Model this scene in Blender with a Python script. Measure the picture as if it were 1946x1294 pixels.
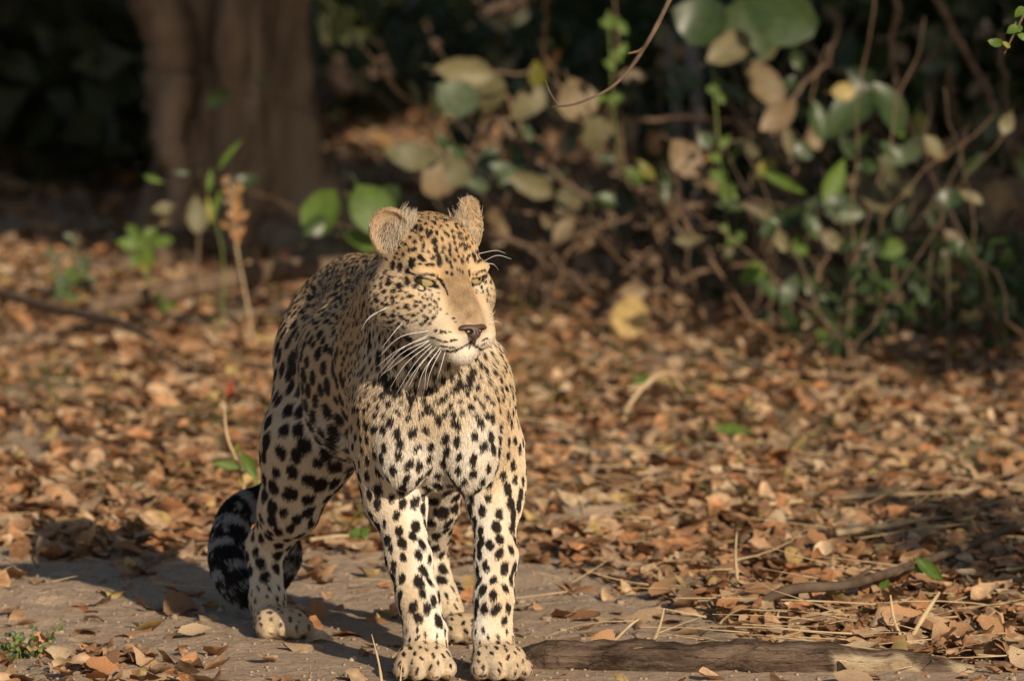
import bpy, math, random
import numpy as np
from mathutils import Vector, Matrix

# ------------------------------------------------------------------ clear
for o in list(bpy.data.objects):
    bpy.data.objects.remove(o, do_unlink=True)
scene = bpy.context.scene
COL = scene.collection
RNG = np.random.default_rng(7)
random.seed(7)

# ------------------------------------------------------------------ camera
W0, H0, LENS = 1946.0, 1294.0, 300.0
FPX = LENS / 36.0 * W0
CAMY, CAMZ = -12.87, 1.70
PITCH = math.atan((647 + 852) / FPX)          # looking slightly down from a vehicle
cam_d = bpy.data.cameras.new('camera')
cam = bpy.data.objects.new('camera', cam_d); COL.objects.link(cam)
cam.location = (0, CAMY, CAMZ)
cam.rotation_euler = (math.pi / 2 - PITCH, 0, 0)
cam_d.lens = LENS; cam_d.sensor_width = 36.0; cam_d.sensor_fit = 'HORIZONTAL'
cam_d.clip_start = 0.1; cam_d.clip_end = 600.0
cam_d.dof.use_dof = True
cam_d.dof.focus_distance = 12.84
cam_d.dof.aperture_fstop = 6.3
cam_d.dof.aperture_blades = 9
scene.camera = cam

# ------------------------------------------------------------------ light
SUN_AZ, SUN_EL = math.radians(25), math.radians(23.5)   # right of the lens axis, behind the camera
SUNV = Vector((math.sin(SUN_AZ) * math.cos(SUN_EL), -math.cos(SUN_AZ) * math.cos(SUN_EL), math.sin(SUN_EL)))
world = bpy.data.worlds.new('World'); scene.world = world; world.use_nodes = True
wn = world.node_tree.nodes; wl = world.node_tree.links; wn.clear()
wo = wn.new('ShaderNodeOutputWorld'); wb = wn.new('ShaderNodeBackground'); ws = wn.new('ShaderNodeTexSky')
ws.sky_type = 'NISHITA'; ws.sun_disc = False
ws.sun_elevation = SUN_EL; ws.sun_rotation = math.atan2(SUNV.x, SUNV.y)
ws.dust_density = 1.0
wb.inputs['Strength'].default_value = 0.078
wl.new(ws.outputs[0], wb.inputs[0]); wl.new(wb.outputs[0], wo.inputs[0])
sun_d = bpy.data.lights.new('sun', 'SUN'); sun_d.energy = 5.0; sun_d.angle = math.radians(0.55)
sun_d.color = (1.0, 0.84, 0.64)
sun = bpy.data.objects.new('sun', sun_d); COL.objects.link(sun)
sun.rotation_euler = SUNV.to_track_quat('Z', 'Y').to_euler()
sun.location = (6, -8, 8)
scene.view_settings.view_transform = 'Standard'; scene.view_settings.look = 'None'
scene.view_settings.exposure = 0.08; scene.view_settings.gamma = 1.0
scene.view_settings.use_curve_mapping = False
scene.render.engine = 'CYCLES'
scene.render.resolution_x = 1024; scene.render.resolution_y = 680
scene.cycles.use_denoising = True
scene.cycles.max_bounces = 6; scene.cycles.transparent_max_bounces = 6
scene.cycles.diffuse_bounces = 4

# ------------------------------------------------------------------ helpers
CP, SP = math.cos(PITCH), math.sin(PITCH)
def at(px, py, Y):
    """world point seen at photograph pixel (px,py) on the vertical plane y = Y"""
    u = (px - W0 / 2) / FPX; v = -(py - H0 / 2) / FPX
    dx, dy, dz = u, CP + v * SP, v * CP - SP
    t = (Y - CAMY) / dy
    return Vector((dx * t, Y, CAMZ + dz * t))
def gnd(px, py, z=0.0):
    u = (px - W0 / 2) / FPX; v = -(py - H0 / 2) / FPX
    dx, dy, dz = u, CP + v * SP, v * CP - SP
    t = (z - CAMZ) / dz
    return Vector((dx * t, CAMY + dy * t, z))
def project(P):
    P = np.asarray(P, float)
    x = P[:, 0]; y = P[:, 1] - CAMY; z = P[:, 2] - CAMZ
    dep = y * CP - z * SP; vv = y * SP + z * CP
    return x / dep * FPX + W0 / 2, H0 / 2 - vv / dep * FPX, dep

def tag(o, label=None, cat=None, group=None, kind=None):
    if label: o['label'] = label
    if cat: o['category'] = cat
    if group: o['group'] = group
    if kind: o['kind'] = kind
    return o
def empty(name, loc=(0, 0, 0), rz=0.0):
    o = bpy.data.objects.new(name, None); COL.objects.link(o)
    o.location = loc; o.rotation_euler = (0, 0, rz); o.empty_display_size = 0.05
    return o
def link(name, me, mat=None, parent=None):
    o = bpy.data.objects.new(name, me); COL.objects.link(o)
    if mat is not None and len(me.materials) == 0: me.materials.append(mat)
    if parent is not None: o.parent = parent
    return o
def np_mesh(name, V, F, smooth=True):
    """V (n,3); F (m,k) array of one face size, or list of such arrays"""
    if isinstance(F, np.ndarray): F = [F]
    F = [np.asarray(f, np.int32) for f in F if len(f)]
    V = np.asarray(V, np.float32)
    me = bpy.data.meshes.new(name)
    me.vertices.add(len(V)); me.vertices.foreach_set('co', V.ravel())
    nl = sum(f.size for f in F); nf = sum(len(f) for f in F)
    me.loops.add(nl); me.loops.foreach_set('vertex_index', np.concatenate([f.ravel() for f in F]))
    me.polygons.add(nf)
    starts = []; off = 0
    for f in F:
        k = f.shape[1]; starts.append(off + np.arange(len(f)) * k); off += f.size
    me.polygons.foreach_set('loop_start', np.concatenate(starts).astype(np.int32))
    me.update(calc_edges=True)
    if smooth: me.polygons.foreach_set('use_smooth', np.ones(nf, bool))
    me.validate(clean_customdata=False)
    return me
def set_col(me, name, C):
    a = me.attributes.new(name, 'FLOAT_COLOR', 'POINT')
    C4 = np.ones((len(C), 4), np.float32); C4[:, :3] = C
    a.data.foreach_set('color', C4.ravel())
def vnoise(P, seed=0):
    """smooth value noise in 3d, -1..1"""
    P = np.asarray(P, float) + seed * 17.31
    I = np.floor(P).astype(np.int64); f = P - I; f = f * f * (3 - 2 * f)
    def h(i, j, k):
        n = (i * 374761393 + j * 668265263 + k * 2147483647 + seed * 974711) & 0xffffffff
        n = ((n ^ (n >> 13)) * 1274126177) & 0xffffffff
        n = (n ^ (n >> 16)) & 0xffff
        return n / 32767.5 - 1
    r = 0
    for a in (0, 1):
        for b in (0, 1):
            for c in (0, 1):
                w = (f[:, 0] if a else 1 - f[:, 0]) * (f[:, 1] if b else 1 - f[:, 1]) * (f[:, 2] if c else 1 - f[:, 2])
                r = r + w * h(I[:, 0] + a, I[:, 1] + b, I[:, 2] + c)
    return r
def fbm(P, seed=0, oct=3):
    r = 0; a = 1.0; P = np.asarray(P, float)
    for i in range(oct):
        r = r + a * vnoise(P, seed + i); P = P * 2.07; a *= 0.5
    return r
def nodes_mat(name, rough=0.8, spec=0.2):
    m = bpy.data.materials.new(name); m.use_nodes = True
    nt = m.node_tree; b = nt.nodes['Principled BSDF']
    b.inputs['Roughness'].default_value = rough
    b.inputs['Specular IOR Level'].default_value = spec
    return m, nt, b
# ================================================================== LEOPARD
# the animal is grown as one implicit surface from its anatomy and then meshed
class Body:
    def __init__(s, ax):
        s.ax = ax
        s.V = np.full([len(a) for a in ax], 0.06, np.float32)
        s.prims = []
    def _slice(s, lo, hi):
        return tuple(slice(max(0, np.searchsorted(a, l) - 1), min(len(a), np.searchsorted(a, h) + 1)) for a, l, h in zip(s.ax, lo, hi))
    def add(s, fn, lo, hi, k, attr=None, cut=False):
        m = k + 0.02
        sl = s._slice(np.array(lo) - m, np.array(hi) + m)
        X = [a[q].astype(np.float32) for a, q in zip(s.ax, sl)]
        if min(map(len, X)) == 0: return
        G = np.stack(np.meshgrid(*X, indexing='ij'), -1)
        d = fn(G); v = s.V[sl]
        if cut:
            d = -d
            h = np.maximum(k - np.abs(v - d), 0) / k
            s.V[sl] = np.maximum(v, d) + h * h * k * 0.25
        else:
            h = np.maximum(k - np.abs(v - d), 0) / k
            s.V[sl] = np.minimum(v, d) - h * h * k * 0.25
            if attr is not None: s.prims.append((fn, attr))
def cone_fn(a, b, r1, r2, flat=None):
    """tapered limb; flat=(axis, factor) squeezes it along a direction"""
    a = np.array(a, np.float32); b = np.array(b, np.float32); ab = b - a; L2 = float(ab @ ab)
    def fn(G):
        p = G - a
        t = np.clip((p @ ab) / L2, 0, 1)
        q = p - t[..., None] * ab
        if flat is not None:
            n = np.array(flat[0], np.float32); f = flat[1]
            q = q + (q @ n)[..., None] * n * (f - 1)
        return np.sqrt((q * q).sum(-1)) - (r1 + (r2 - r1) * t)
    return fn
def ell_fn(c, R, axes=None):
    c = np.array(c, np.float32); R = np.array(R, np.float32)
    A = np.eye(3, dtype=np.float32) if axes is None else np.array(axes, np.float32)
    def fn(G):
        q = (G - c) @ A.T
        k0 = np.sqrt(((q / R) ** 2).sum(-1)); k1 = np.sqrt(((q / (R * R)) ** 2).sum(-1)) + 1e-9
        return k0 * (k0 - 1) / k1
    return fn
def axis_pts(segs):
    out = [segs[0][0]]
    for lo, hi, st in segs:
        n = max(1, int(round((hi - lo) / st))); out += list(np.linspace(lo, hi, n + 1)[1:])
    return np.array(out)

LEO_AX = (axis_pts([(-0.50, -0.25, .005), (-0.25, 0.03, .0025), (0.03, 0.08, .004)]),
          axis_pts([(-0.24, 0.03, .0025), (0.03, 0.95, .005)]),
          axis_pts([(-0.01, 0.455, .0045), (0.455, 0.74, .0025), (0.74, 0.78, .004)]))
B = Body(LEO_AX)
def A3(*a): return np.array(at(*a))
# attributes: comb direction, hair length, whiteness 0..1, dorsal tan 0..1
def cone(a, b, r1, r2, k=.03, comb=None, hl=.011, white=0., tan=0., flat=None):
    a, b = np.array(a), np.array(b)
    if comb is None: comb = (b - a) / (np.linalg.norm(b - a) + 1e-9)
    R = max(r1, r2)
    B.add(cone_fn(a, b, r1, r2, flat), np.minimum(a, b) - R, np.maximum(a, b) + R, k, (np.array(comb, float), hl, white, tan))
def ell(c, R, k=.03, axes=None, comb=(0, 0, -1), hl=.011, white=0., tan=0., cut=False):
    c = np.array(c); m = max(R)
    B.add(ell_fn(c, R, axes), c - m, c + m, k, None if cut else (np.array(comb, float), hl, white, tan), cut)

# ---- trunk
SH = A3(812, 720, .16)              # shoulders
MID = A3(722, 695, .39)
HIP = A3(648, 665, .60)
bk = (HIP - SH) / np.linalg.norm(HIP - SH)
cone(SH, MID, .118, .118, .04, comb=bk * .8 + np.array([0, 0, -.35]), hl=.009, tan=.30)
cone(MID, HIP, .116, .095, .05, comb=bk * .8 + np.array([0, 0, -.35]), hl=.009, tan=.30)
cone(A3(760, 555, .22), A3(678, 556, .56), .056, .064, .05, comb=bk, hl=.009, tan=1.)     # back line
ell(A3(652, 645, .64), (.088, .11, .116), .05, comb=bk + np.array([0, 0, -.6]), tan=.45)   # rump
ell(A3(690, 790, .42), (.080, .15, .065), .05, comb=bk, hl=.02, white=.9)                 # belly
cone(A3(668, 760, .46), A3(662, 850, .42), .045, .020, .04, comb=(0, .3, -1), hl=.026, white=1.)  # flank fold
# ---- chest and shoulders
ell(A3(826, 780, .07), (.092, .075, .125), .04, comb=(0, .15, -1), hl=.010, white=.7)
ell(A3(738, 800, .09), (.056, .085, .12), .03, comb=(-.1, .35, -1), hl=.011, tan=.25)
ell(A3(917, 800, .09), (.053, .085, .13), .03, comb=(.1, .35, -1), hl=.011, tan=.25)
ell(A3(770, 850, .012), (.044, .038, .068), .02, comb=(0, .15, -1), hl=.010, white=.9)     # breast muscles
ell(A3(894, 855, .012), (.043, .038, .068), .02, comb=(0, .15, -1), hl=.010, white=.9)
ell(A3(838, 870, .07), (.055, .05, .045), .025, comb=(0, .2, -1), hl=.014, white=.8)
for (p_, R_) in [((722, 925, .10), (.030, .045, .060)), ((972, 920, .10), (.024, .040, .055)), ((700, 780, .14), (.030, .07, .085)), ((796, 1142, -.004), (.027, .026, .030)), ((938, 1142, -.004), (.025, .026, .030)), ((745, 985, .125), (.022, .030, .040)), ((950, 985, .115), (.020, .028, .038))]:
    ell(A3(*p_), R_, .022, comb=(0, .3, -1), hl=.007, white=.2)                           # upper arm, elbow and wrist
# ---- neck
cone(A3(800, 575, .02), A3(818, 740, .07), .074, .108, .035, comb=(-.12, .25, -1), hl=.014, white=.35)
cone(A3(770, 540, .06), A3(750, 640, .20), .062, .088, .04, comb=(-.3, .7, -.7), hl=.012, tan=.35)
# ---- forelegs
def foreleg(pts, paw, sgn):
    for (p, r), (q, s) in zip(pts[:-1], pts[1:]):
        cone(A3(*p), A3(*q), r, s, .022, hl=.006, white=.42)
foreleg([((742, 850, .10), .060), ((757, 955, .085), .0425), ((777, 1063, .03), .0335), ((793, 1131, .015), .0295), ((809, 1205, .0), .0315), ((809, 1243, -.02), .032)], 0, -1)
foreleg([((928, 850, .10), .056), ((938, 955, .075), .0385), ((943, 1063, .03), .0315), ((939, 1131, .015), .0275), ((936, 1205, .0), .029), ((940, 1243, -.02), .030)], 0, 1)
def paw(c, f, w, L, hgt, toe=.0182, kk=.012):
    """c: paw centre on the ground, f: forward heading (angle from -y, + to the right)"""
    F = np.array([math.sin(f), -math.cos(f), 0]); S = np.array([math.cos(f), math.sin(f), 0]); U = np.array([0, 0, 1.])
    ax = np.array([S, F, U]); c = np.array(c)
    ell(c + F * .0 + U * hgt * .5, (w * .45, L * .5, hgt * .52), .02, ax, comb=F + U * -.3, hl=.006, white=.2)
    for i, (sx, fy) in enumerate([(-.35, .30), (-.125, .44), (.125, .44), (.35, .30)]):
        tc = c + S * sx * w + F * fy * L
        ell(tc + U * toe * .95, (toe * .88, toe * 1.4, toe * .95), .0065, ax, comb=F - U * .5, hl=.005, white=.2)
        cone(c + S * sx * w * .8 + F * .05 * L + U * hgt * .72, tc + U * toe * 1.25 - F * .004, .012, .0125, .012, comb=F - U * .4, hl=.005, white=.2)
paw(A3(806, 1290, .0) * [1, 1, 0] + [0, -.045, 0], math.radians(3), .098, .105, .055)
paw(A3(947, 1290, .0) * [1, 1, 0] + [0, -.045, 0], math.radians(10), .094, .105, .055)
# ---- hind legs
cone(A3(632, 700, .57), A3(590, 850, .48), .090, .076, .04, comb=(0, .25, -1), hl=.008, tan=.05, white=.15)
cone(A3(588, 840, .47), A3(550, 965, .49), .074, .048, .03, comb=(-.25, .15, -1), hl=.008, white=.3)
cone(A3(550, 962, .50), A3(506, 1045, .57), .046, .031, .025, comb=(-.3, .3, -1), hl=.007, white=.4)
cone(A3(503, 1035, .575), A3(508, 1140, .52), .031, .0275, .02, hl=.007, white=.45)
cone(A3(508, 1140, .52), A3(518, 1195, .47), .0275, .030, .02, hl=.006, white=.4)
paw(A3(530, 1232, .42) * [1, 1, 0] + [0, .02, 0], math.radians(18), .092, .105, .050)
cone(A3(700, 700, .54), A3(820, 870, .42), .10, .062, .04, comb=(.2, .2, -1), hl=.012, tan=.3)
cone(A3(832, 870, .40), A3(832, 960, .45), .055, .034, .03, hl=.007, white=.4)
cone(A3(832, 960, .45), A3(815, 1058, .54), .034, .028, .02, hl=.008, white=.35)
cone(A3(815, 1055, .545), A3(862, 1185, .45), .027, .026, .018, hl=.006, white=.45)
paw(A3(884, 1238, .36) * [1, 1, 0] + [0, .03, 0], math.radians(20), .086, .10, .048)
# ---- tail
tail = [(632, 560, .74, .034), (622, 640, .80, .032), (610, 760, .82, .030), (570, 880, .79, .029), (515, 945, .76, .033),
        (456, 972, .72, .033), (434, 1030, .68, .036), (438, 1085, .64, .036), (466, 1122, .63, .033), (510, 1118, .64, .026), (548, 1075, .66, .022), (562, 1040, .66, .016)]
def spline(P, n):
    P = np.array(P, float); P = np.vstack([2 * P[0] - P[1], P, 2 * P[-1] - P[-2]]); out = []
    for i in range(1, len(P) - 2):
        for t in np.linspace(0, 1, n, endpoint=False):
            a, b, c, d = P[i - 1:i + 3]
            out.append(.5 * ((2 * b) + (c - a) * t + (2 * a - 5 * b + 4 * c - d) * t * t + (3 * b - a - 3 * c + d) * t ** 3))
    out.append(P[-2]); return np.array(out)
TAIL = spline(tail, 4)
TAILP = np.array([A3(*p[:3]) for p in TAIL])
for i in range(len(TAIL) - 1):
    cone(TAILP[i], TAILP[i + 1], TAIL[i][3] - .006, TAIL[i + 1][3] - .006, .008 if i > 3 else .03, hl=.013, tan=.3)

B.V += .0028      # room for the coat
# ---- head: local frame  x lateral (camera right), y forward, z up, centimetres from the skull centre
YAW = math.radians(28)
HF = np.array([math.sin(YAW), -math.cos(YAW), 0]); HL = np.array([math.cos(YAW), math.sin(YAW), 0]); HU = np.array([0, 0, 1.])
HO = A3(830, 527, -.08); HAX = np.array([HL, HF, HU])
def hp(x, y, z): return HO + (HL * x + HF * y + HU * z) * .01
def hv(x, y, z): return HL * x + HF * y + HU * z
def hell(c, R, k=.012, comb=(0, -1, 0), hl=.005, white=0., tan=0., cut=False, axes=None):
    ell(hp(*c), np.array(R) * .01, k, HAX if axes is None else axes, hv(*comb), hl, white, tan, cut)
def hcone(a, b, r1, r2, k=.012, comb=(0, -1, 0), hl=.005, white=0., tan=0.):
    cone(hp(*a), hp(*b), r1 * .01, r2 * .01, k, hv(*comb), hl, white, tan)
hell((0, -3.2, 2.0), (7.3, 7.4, 7.6), .02, comb=(0, -1, .1), hl=.007, tan=.75)
hell((0, 1.4, 3.2), (5.6, 3.9, 4.9), .025, comb=(0, -.6, 1), hl=.0045, tan=.6)
for s in (-1, 1):
    hell((s * 4.2, 3.9, 1.75), (2.5, 1.8, 1.05), .014, comb=(s * .8, -.5, .7), hl=.004, tan=.2)
    hell((s * 5.6, 1.2, -2.8), (3.0, 3.4, 3.7), .025, comb=(s * .6, -1, -.3), hl=.006, white=.1)
    hell((s * 6.4, -2.2, -3.2), (3.5, 4.2, 4.4), .025, comb=(s * .35, -.9, -.6), hl=.011, white=.15)
    hell((s * 2.6, 8.5, -8.0), (2.5, 2.7, 2.35), .012, comb=(s, -.7, -.5), hl=.0035, white=.25)
    hell((s * 4.0, 2.6, -7.0), (2.7, 4.4, 3.0), .025, comb=(s * .4, -1, -.5), hl=.007, white=.6)
    hell((s * 3.3, 5.0, -4.6), (2.3, 3.3, 3.0), .03, comb=(s, -.8, -.2), hl=.004, white=.15)
hcone((0, 4.2, .6), (0, 10.4, -5.7), 2.4, 1.8, .018, comb=(0, -.7, .9), hl=.0045, tan=.75)
hell((0, 6.8, -7.2), (4.3, 4.2, 3.4), .02, comb=(0, -1, -.2), hl=.004, white=.15)
hell((0, 10.9, -6.9), (1.8, 1.2, 1.35), .010, comb=(0, -.4, 1), hl=.0015)
hcone((0, 2.5, -9.2), (0, 8.0, -10.7), 3.3, 1.6, .018, comb=(0, -1, -.4), hl=.008, white=1.)
hell((0, 8.0, -10.8), (2.0, 1.5, 1.25), .014, comb=(0, -.3, -1), hl=.007, white=1.)
# ears
EARS = []
for s, tip in ((-1, 30), (1, 22)):
    an = math.radians(38) * s
    n = hv(math.sin(an), math.cos(an), .12); n /= np.linalg.norm(n)
    up = hv(s * math.sin(math.radians(tip)), -.12, math.cos(math.radians(tip))); up -= n * (up @ n); up /= np.linalg.norm(up)
    sd = np.cross(n, up); ax = np.array([sd, n, up])
    c = hp(-6.0 if s < 0 else 6.9, -2.8, 6.5 if s < 0 else 7.6)
    EARS.append((c, ax))
    o = ell_fn(c, (.0345, .019, .042), ax); i = ell_fn(c + n * .011 + up * .001, (.029, .0175, .0365), ax)
    fn = lambda G, o=o, i=i: np.maximum(o(G), -i(G))
    B.add(fn, c - .06, c + .06, .010, (up * .8 + sd * .0, .006, .25, .6))
# upper lids, eye openings, mouth, nostril groove
EYES = []
for s in (-1, 1):
    ec = hp(s * 4.1, 4.15, .05); EYES.append(ec)
    n = hv(s * .42, .9, 0.0); n /= np.linalg.norm(n)
    tilt = math.radians(16)
    sd = np.cross(HU, n) * 1.0
    sd = sd / np.linalg.norm(sd)
    ax0 = sd * (1 if sd @ HL * s > 0 else -1)            # towards the outer corner
    e1 = ax0 * math.cos(tilt) + HU * math.sin(tilt); e2 = np.cross(e1, n); e2 = e2 if e2[2] > 0 else -e2
    EYES[-1] = (ec, n, e1, e2)
    ell(ec + n * .0125 + e2 * .0092, (.0165, .0085, .0052), .006, np.array([e1, n, e2]), comb=e1 + e2 * .4, hl=.004, tan=.4)
    ell(ec + n * .018 - e2 * .0028, (.0142, .020, .0047), .0025, np.array([e1, n, e2]), cut=True)
for s in (-1, 1):
    pts = [(0, 11.9, -9.5), (s * 1.2, 11.4, -10.2), (s * 2.6, 10.3, -10.65), (s * 3.8, 8.6, -10.7), (s * 4.6, 6.4, -10.2)]
    for a, b in zip(pts[:-1], pts[1:]):
        a, b = hp(*a), hp(*b)
        B.add(cone_fn(a, b, .0026, .0026), np.minimum(a, b) - .003, np.maximum(a, b) + .003, .004, None, True)

# ---- surface nets
def surface_nets(V, ax):
    S = V < 0
    nx, ny, nz = V.shape
    c = np.zeros((nx - 1, ny - 1, nz - 1), np.uint8)
    for i in (0, 1):
        for j in (0, 1):
            for k in (0, 1): c += S[i:nx - 1 + i, j:ny - 1 + j, k:nz - 1 + k]
    act = (c > 0) & (c < 8); I = np.argwhere(act)
    idx = np.full(act.shape, -1, np.int32); idx[act] = np.arange(len(I))
    acc = np.zeros((len(I), 3)); cnt = np.zeros(len(I))
    cor = [(i, j, k) for i in (0, 1) for j in (0, 1) for k in (0, 1)]
    val = {q: V[I[:, 0] + q[0], I[:, 1] + q[1], I[:, 2] + q[2]] for q in cor}
    pos = {q: np.stack([ax[d][I[:, d] + q[d]] for d in range(3)], -1) for q in cor}
    for q in cor:
        for d in range(3):
            if q[d] == 0:
                r = list(q); r[d] = 1; r = tuple(r)
                a, b = val[q], val[r]; m = (a < 0) != (b < 0)
                t = np.where(m, a / np.where(m, a - b, 1), 0)
                acc += np.where(m[:, None], pos[q] + t[:, None] * (pos[r] - pos[q]), 0); cnt += m
    P = acc / cnt[:, None]
    faces = []
    for d in range(3):
        sl0 = [slice(None)] * 3; sl1 = [slice(None)] * 3
        sl0[d] = slice(0, -1); sl1[d] = slice(1, None)
        ch = S[tuple(sl0)] != S[tuple(sl1)]
        E = np.argwhere(ch); u, v = (d + 1) % 3, (d + 2) % 3
        E = E[(E[:, u] > 0) & (E[:, v] > 0) & (E[:, u] < V.shape[u] - 1) & (E[:, v] < V.shape[v] - 1)]
        def g(du, dv):
            Q = E.copy(); Q[:, u] -= du; Q[:, v] -= dv
            return idx[Q[:, 0], Q[:, 1], Q[:, 2]]
        f = np.stack([g(1, 1), g(0, 1), g(0, 0), g(1, 0)], -1)
        ins = S[E[:, 0], E[:, 1], E[:, 2]]
        f = np.where(ins[:, None], f, f[:, ::-1])
        faces.append(f[(f >= 0).all(1)])
    return P, np.vstack(faces)
LV, LF = surface_nets(B.V, LEO_AX)
def vert_normals(V, F):
    n = np.cross(V[F[:, 2]] - V[F[:, 0]], V[F[:, 3]] - V[F[:, 1]])
    N = np.zeros_like(V)
    for k in range(4):
        for d in range(3): N[:, d] += np.bincount(F[:, k], n[:, d], len(V))
    return N / (np.linalg.norm(N, axis=1)[:, None] + 1e-12)
def smooth(V, F, it, lam=.5):
    e = np.vstack([F[:, [0, 1]], F[:, [1, 2]], F[:, [2, 3]], F[:, [3, 0]]])
    deg = np.bincount(e.ravel(), minlength=len(V))[:, None]
    for i in range(it):
        for l in (lam, -lam * 1.04):
            S = np.zeros_like(V)
            for d in range(3):
                S[:, d] = np.bincount(e[:, 0], V[e[:, 1], d], len(V)) + np.bincount(e[:, 1], V[e[:, 0], d], len(V))
            V = V + l * (S / deg - V)
    return V
LV = smooth(LV, LF, 3)
LN = vert_normals(LV, LF)
# ---------------------------------------------------------------- coat pattern
def prim_attrs(P):
    n = len(P); w = np.full(n, 1e-6); C = np.zeros((n, 3)); hl = np.zeros(n); wh = np.zeros(n); tn = np.zeros(n)
    Pf = P.astype(np.float32)
    for fn, (cb, h, whi, ta) in B.prims:
        d = fn(Pf); q = np.exp(-np.clip(d, -.004, .2) / .007)
        C += q[:, None] * cb; hl += q * h; wh += q * whi; tn += q * ta; w += q
    return C / w[:, None], hl / w, wh / w, tn / w
VC, VHL, VWH, VTN = prim_attrs(LV)
VX, VY, VDEP = project(LV)
VIS = LN[:, 1] < -.05
_key = (np.round(VX / 9).astype(int)) * 4000 + np.round(VY / 9).astype(int)
_o = np.lexsort((VDEP, _key)); _k = _key[_o]; _first = np.r_[True, _k[1:] != _k[:-1]]
_min = np.empty(len(LV)); _g = np.cumsum(_first) - 1; _min[_o] = VDEP[_o][_first][_g]
VIS &= VDEP < _min + .035
VISI = np.where(VIS)[0]
def surf_at(px, py):
    d = (VX[VISI] - px) ** 2 + (VY[VISI] - py) ** 2
    i = VISI[np.argmin(d)]
    return i if d.min() < 60 else None
SPOTS = []      # centre, T1, T2, normal, kind
def add_spot(c, T1, T2, n, kind=0): SPOTS.append((c, T1, T2, n, kind))
def traced(px, py, ru, rv, ang=0., kind=0, sc=1.):
    i = surf_at(px, py)
    if i is None: return
    n = LN[i]; a = math.radians(ang); m = VDEP[i] / FPX
    out = []
    for (ex, ey, r) in ((math.cos(a), math.sin(a), ru), (-math.sin(a), math.cos(a), rv)):
        d = np.array([ex, 0, -ey]); al = np.clip(-(d @ n) / min(n[1], -.3), -1.6, 1.6)
        out.append((d + np.array([0, 1, 0]) * al) * r * m * sc)
    P0 = LV[i] + np.array([(px - VX[i]) * m, 0, -(py - VY[i]) * m])
    add_spot(P0, out[0], out[1], n, kind)
FACE = """682 530 15 24 5;730 535 15 28 8;635 567 10 16 15;655 620 13 32 12;610 640 8 26 8;720 655 24 18 0;685 690 15 12 0;735 690 14 12 0;632 690 16 12 -20;578 743 16 18 0;617 768 11 16 0;638 735 10 14 0;685 742 13 24 -25;750 742 14 9 0;795 730 18 14 0;800 508 20 26 0;775 563 13 17 0;775 628 19 32 -10;732 605 9 9 0;565 590 8 22 0;570 650 8 14 0;566 705 7 14 0;745 455 11 18 20;860 465 18 18 30;880 487 18 11 0;920 432 11 9 0;965 412 17 20 20;1020 405 13 10 0;1012 435 10 9 0;948 470 15 13 -30;915 515 18 10 0;945 520 15 10 0;990 495 18 34 -3;1042 482 9 19 -10;1068 510 9 20 -15;1075 535 8 13 0;955 360 19 21 10;882 390 10 24 10;822 415 21 13 -30;822 365 10 17 25;873 340 18 10 -45;853 320 8 9 0;867 278 19 12 -30;828 262 17 18 0;830 212 18 9 0;768 193 19 11 0;785 235 14 8 0;905 290 8 20 10;900 240 13 9 0;932 302 13 17 10;975 303 10 18 -15;915 328 9 15 20;1008 345 9 18 -30;1050 320 9 15 -35;1080 292 13 9 0;1030 300 8 20 -40;1000 260 16 7 -30;950 222 18 7 10;1010 205 20 7 10;1060 215 20 7 15;1120 240 21 7 15;1150 260 16 7 15;1135 310 21 8 20;1140 340 26 8 20;1095 370 9 15 -40;1130 390 11 8 20;1168 388 24 9 25;1167 417 15 11 0;1145 495 11 17 -20;1182 485 10 17 -15;1190 460 10 13 0;1225 455 13 24 -25;1250 440 11 13 0;1265 490 20 8 -20;1130 555 6 15 -10;1110 545 5 13 -10;1150 570 5 12 0;1190 560 6 12 0;1195 590 5 10 0;1040 570 12 11 30;1075 585 12 8 0;1105 420 9 17 -35;770 795 17 19 -30;718 805 12 11 0;690 825 9 11 0;682 858 19 15 20;665 902 22 12 0;615 845 21 16 0;740 870 14 18 -35;775 895 16 11 30;820 858 14 10 0;830 797 14 10 0;832 765 9 9 0;870 825 10 13 0;893 798 10 12 0;925 788 9 12 0;930 835 8 11 0;862 770 9 9 0;880 740 7 9 0;855 720 6 8 0;855 690 7 9 0;880 690 7 9 0;900 720 6 9 0;905 750 7 10 0;930 745 6 9 0;950 760 6 11 0;945 720 6 8 0;970 770 6 11 0;990 745 5 10 0;955 810 7 13 0;980 800 6 12 0;900 680 6 8 0;925 690 6 8 0;830 665 18 15 0;835 640 10 8 0;890 865 10 12 0;910 880 11 13 0;945 880 8 13 0;925 915 8 15 30;895 900 13 13 0;960 860 7 12 0;975 840 6 11 0;1000 820 5 10 0;870 920 8 12 0;1260 650 6 10 0;1275 670 6 10 0;1300 640 6 12 0;1310 690 6 13 0;1285 700 6 10 0;1320 720 5 12 0;1315 755 6 13 0;1290 630 6 8 0;1265 625 6 8 0;965 965 10 12 0;1000 972 11 12 0;1030 975 8 10 0;1060 975 6 8 0;945 1015 19 8 10;985 1030 22 8 10;1030 1040 17 8 0;1070 1035 12 7 0;1095 1028 17 7 10;1010 1070 16 6 0;1045 1075 12 6 0;1075 1078 9 6 0;1100 1080 9 6 0;1075 1105 9 5 0;1050 1100 9 5 0;1105 1108 7 5 0;1290 1030 14 4 -35;1300 1050 12 4 -35;1280 1060 10 4 -35;1310 1020 10 4 -35;1085 880 8 6 0;1095 905 6 5 0;1040 850 5 9 0"""
for q in FACE.split(';'):
    u, v, a, b, g = map(float, q.split()); traced(560 + u / 3.594, 360 + v / 3.594, a / 3.594, b / 3.594, g, 1, 1.22)
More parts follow.
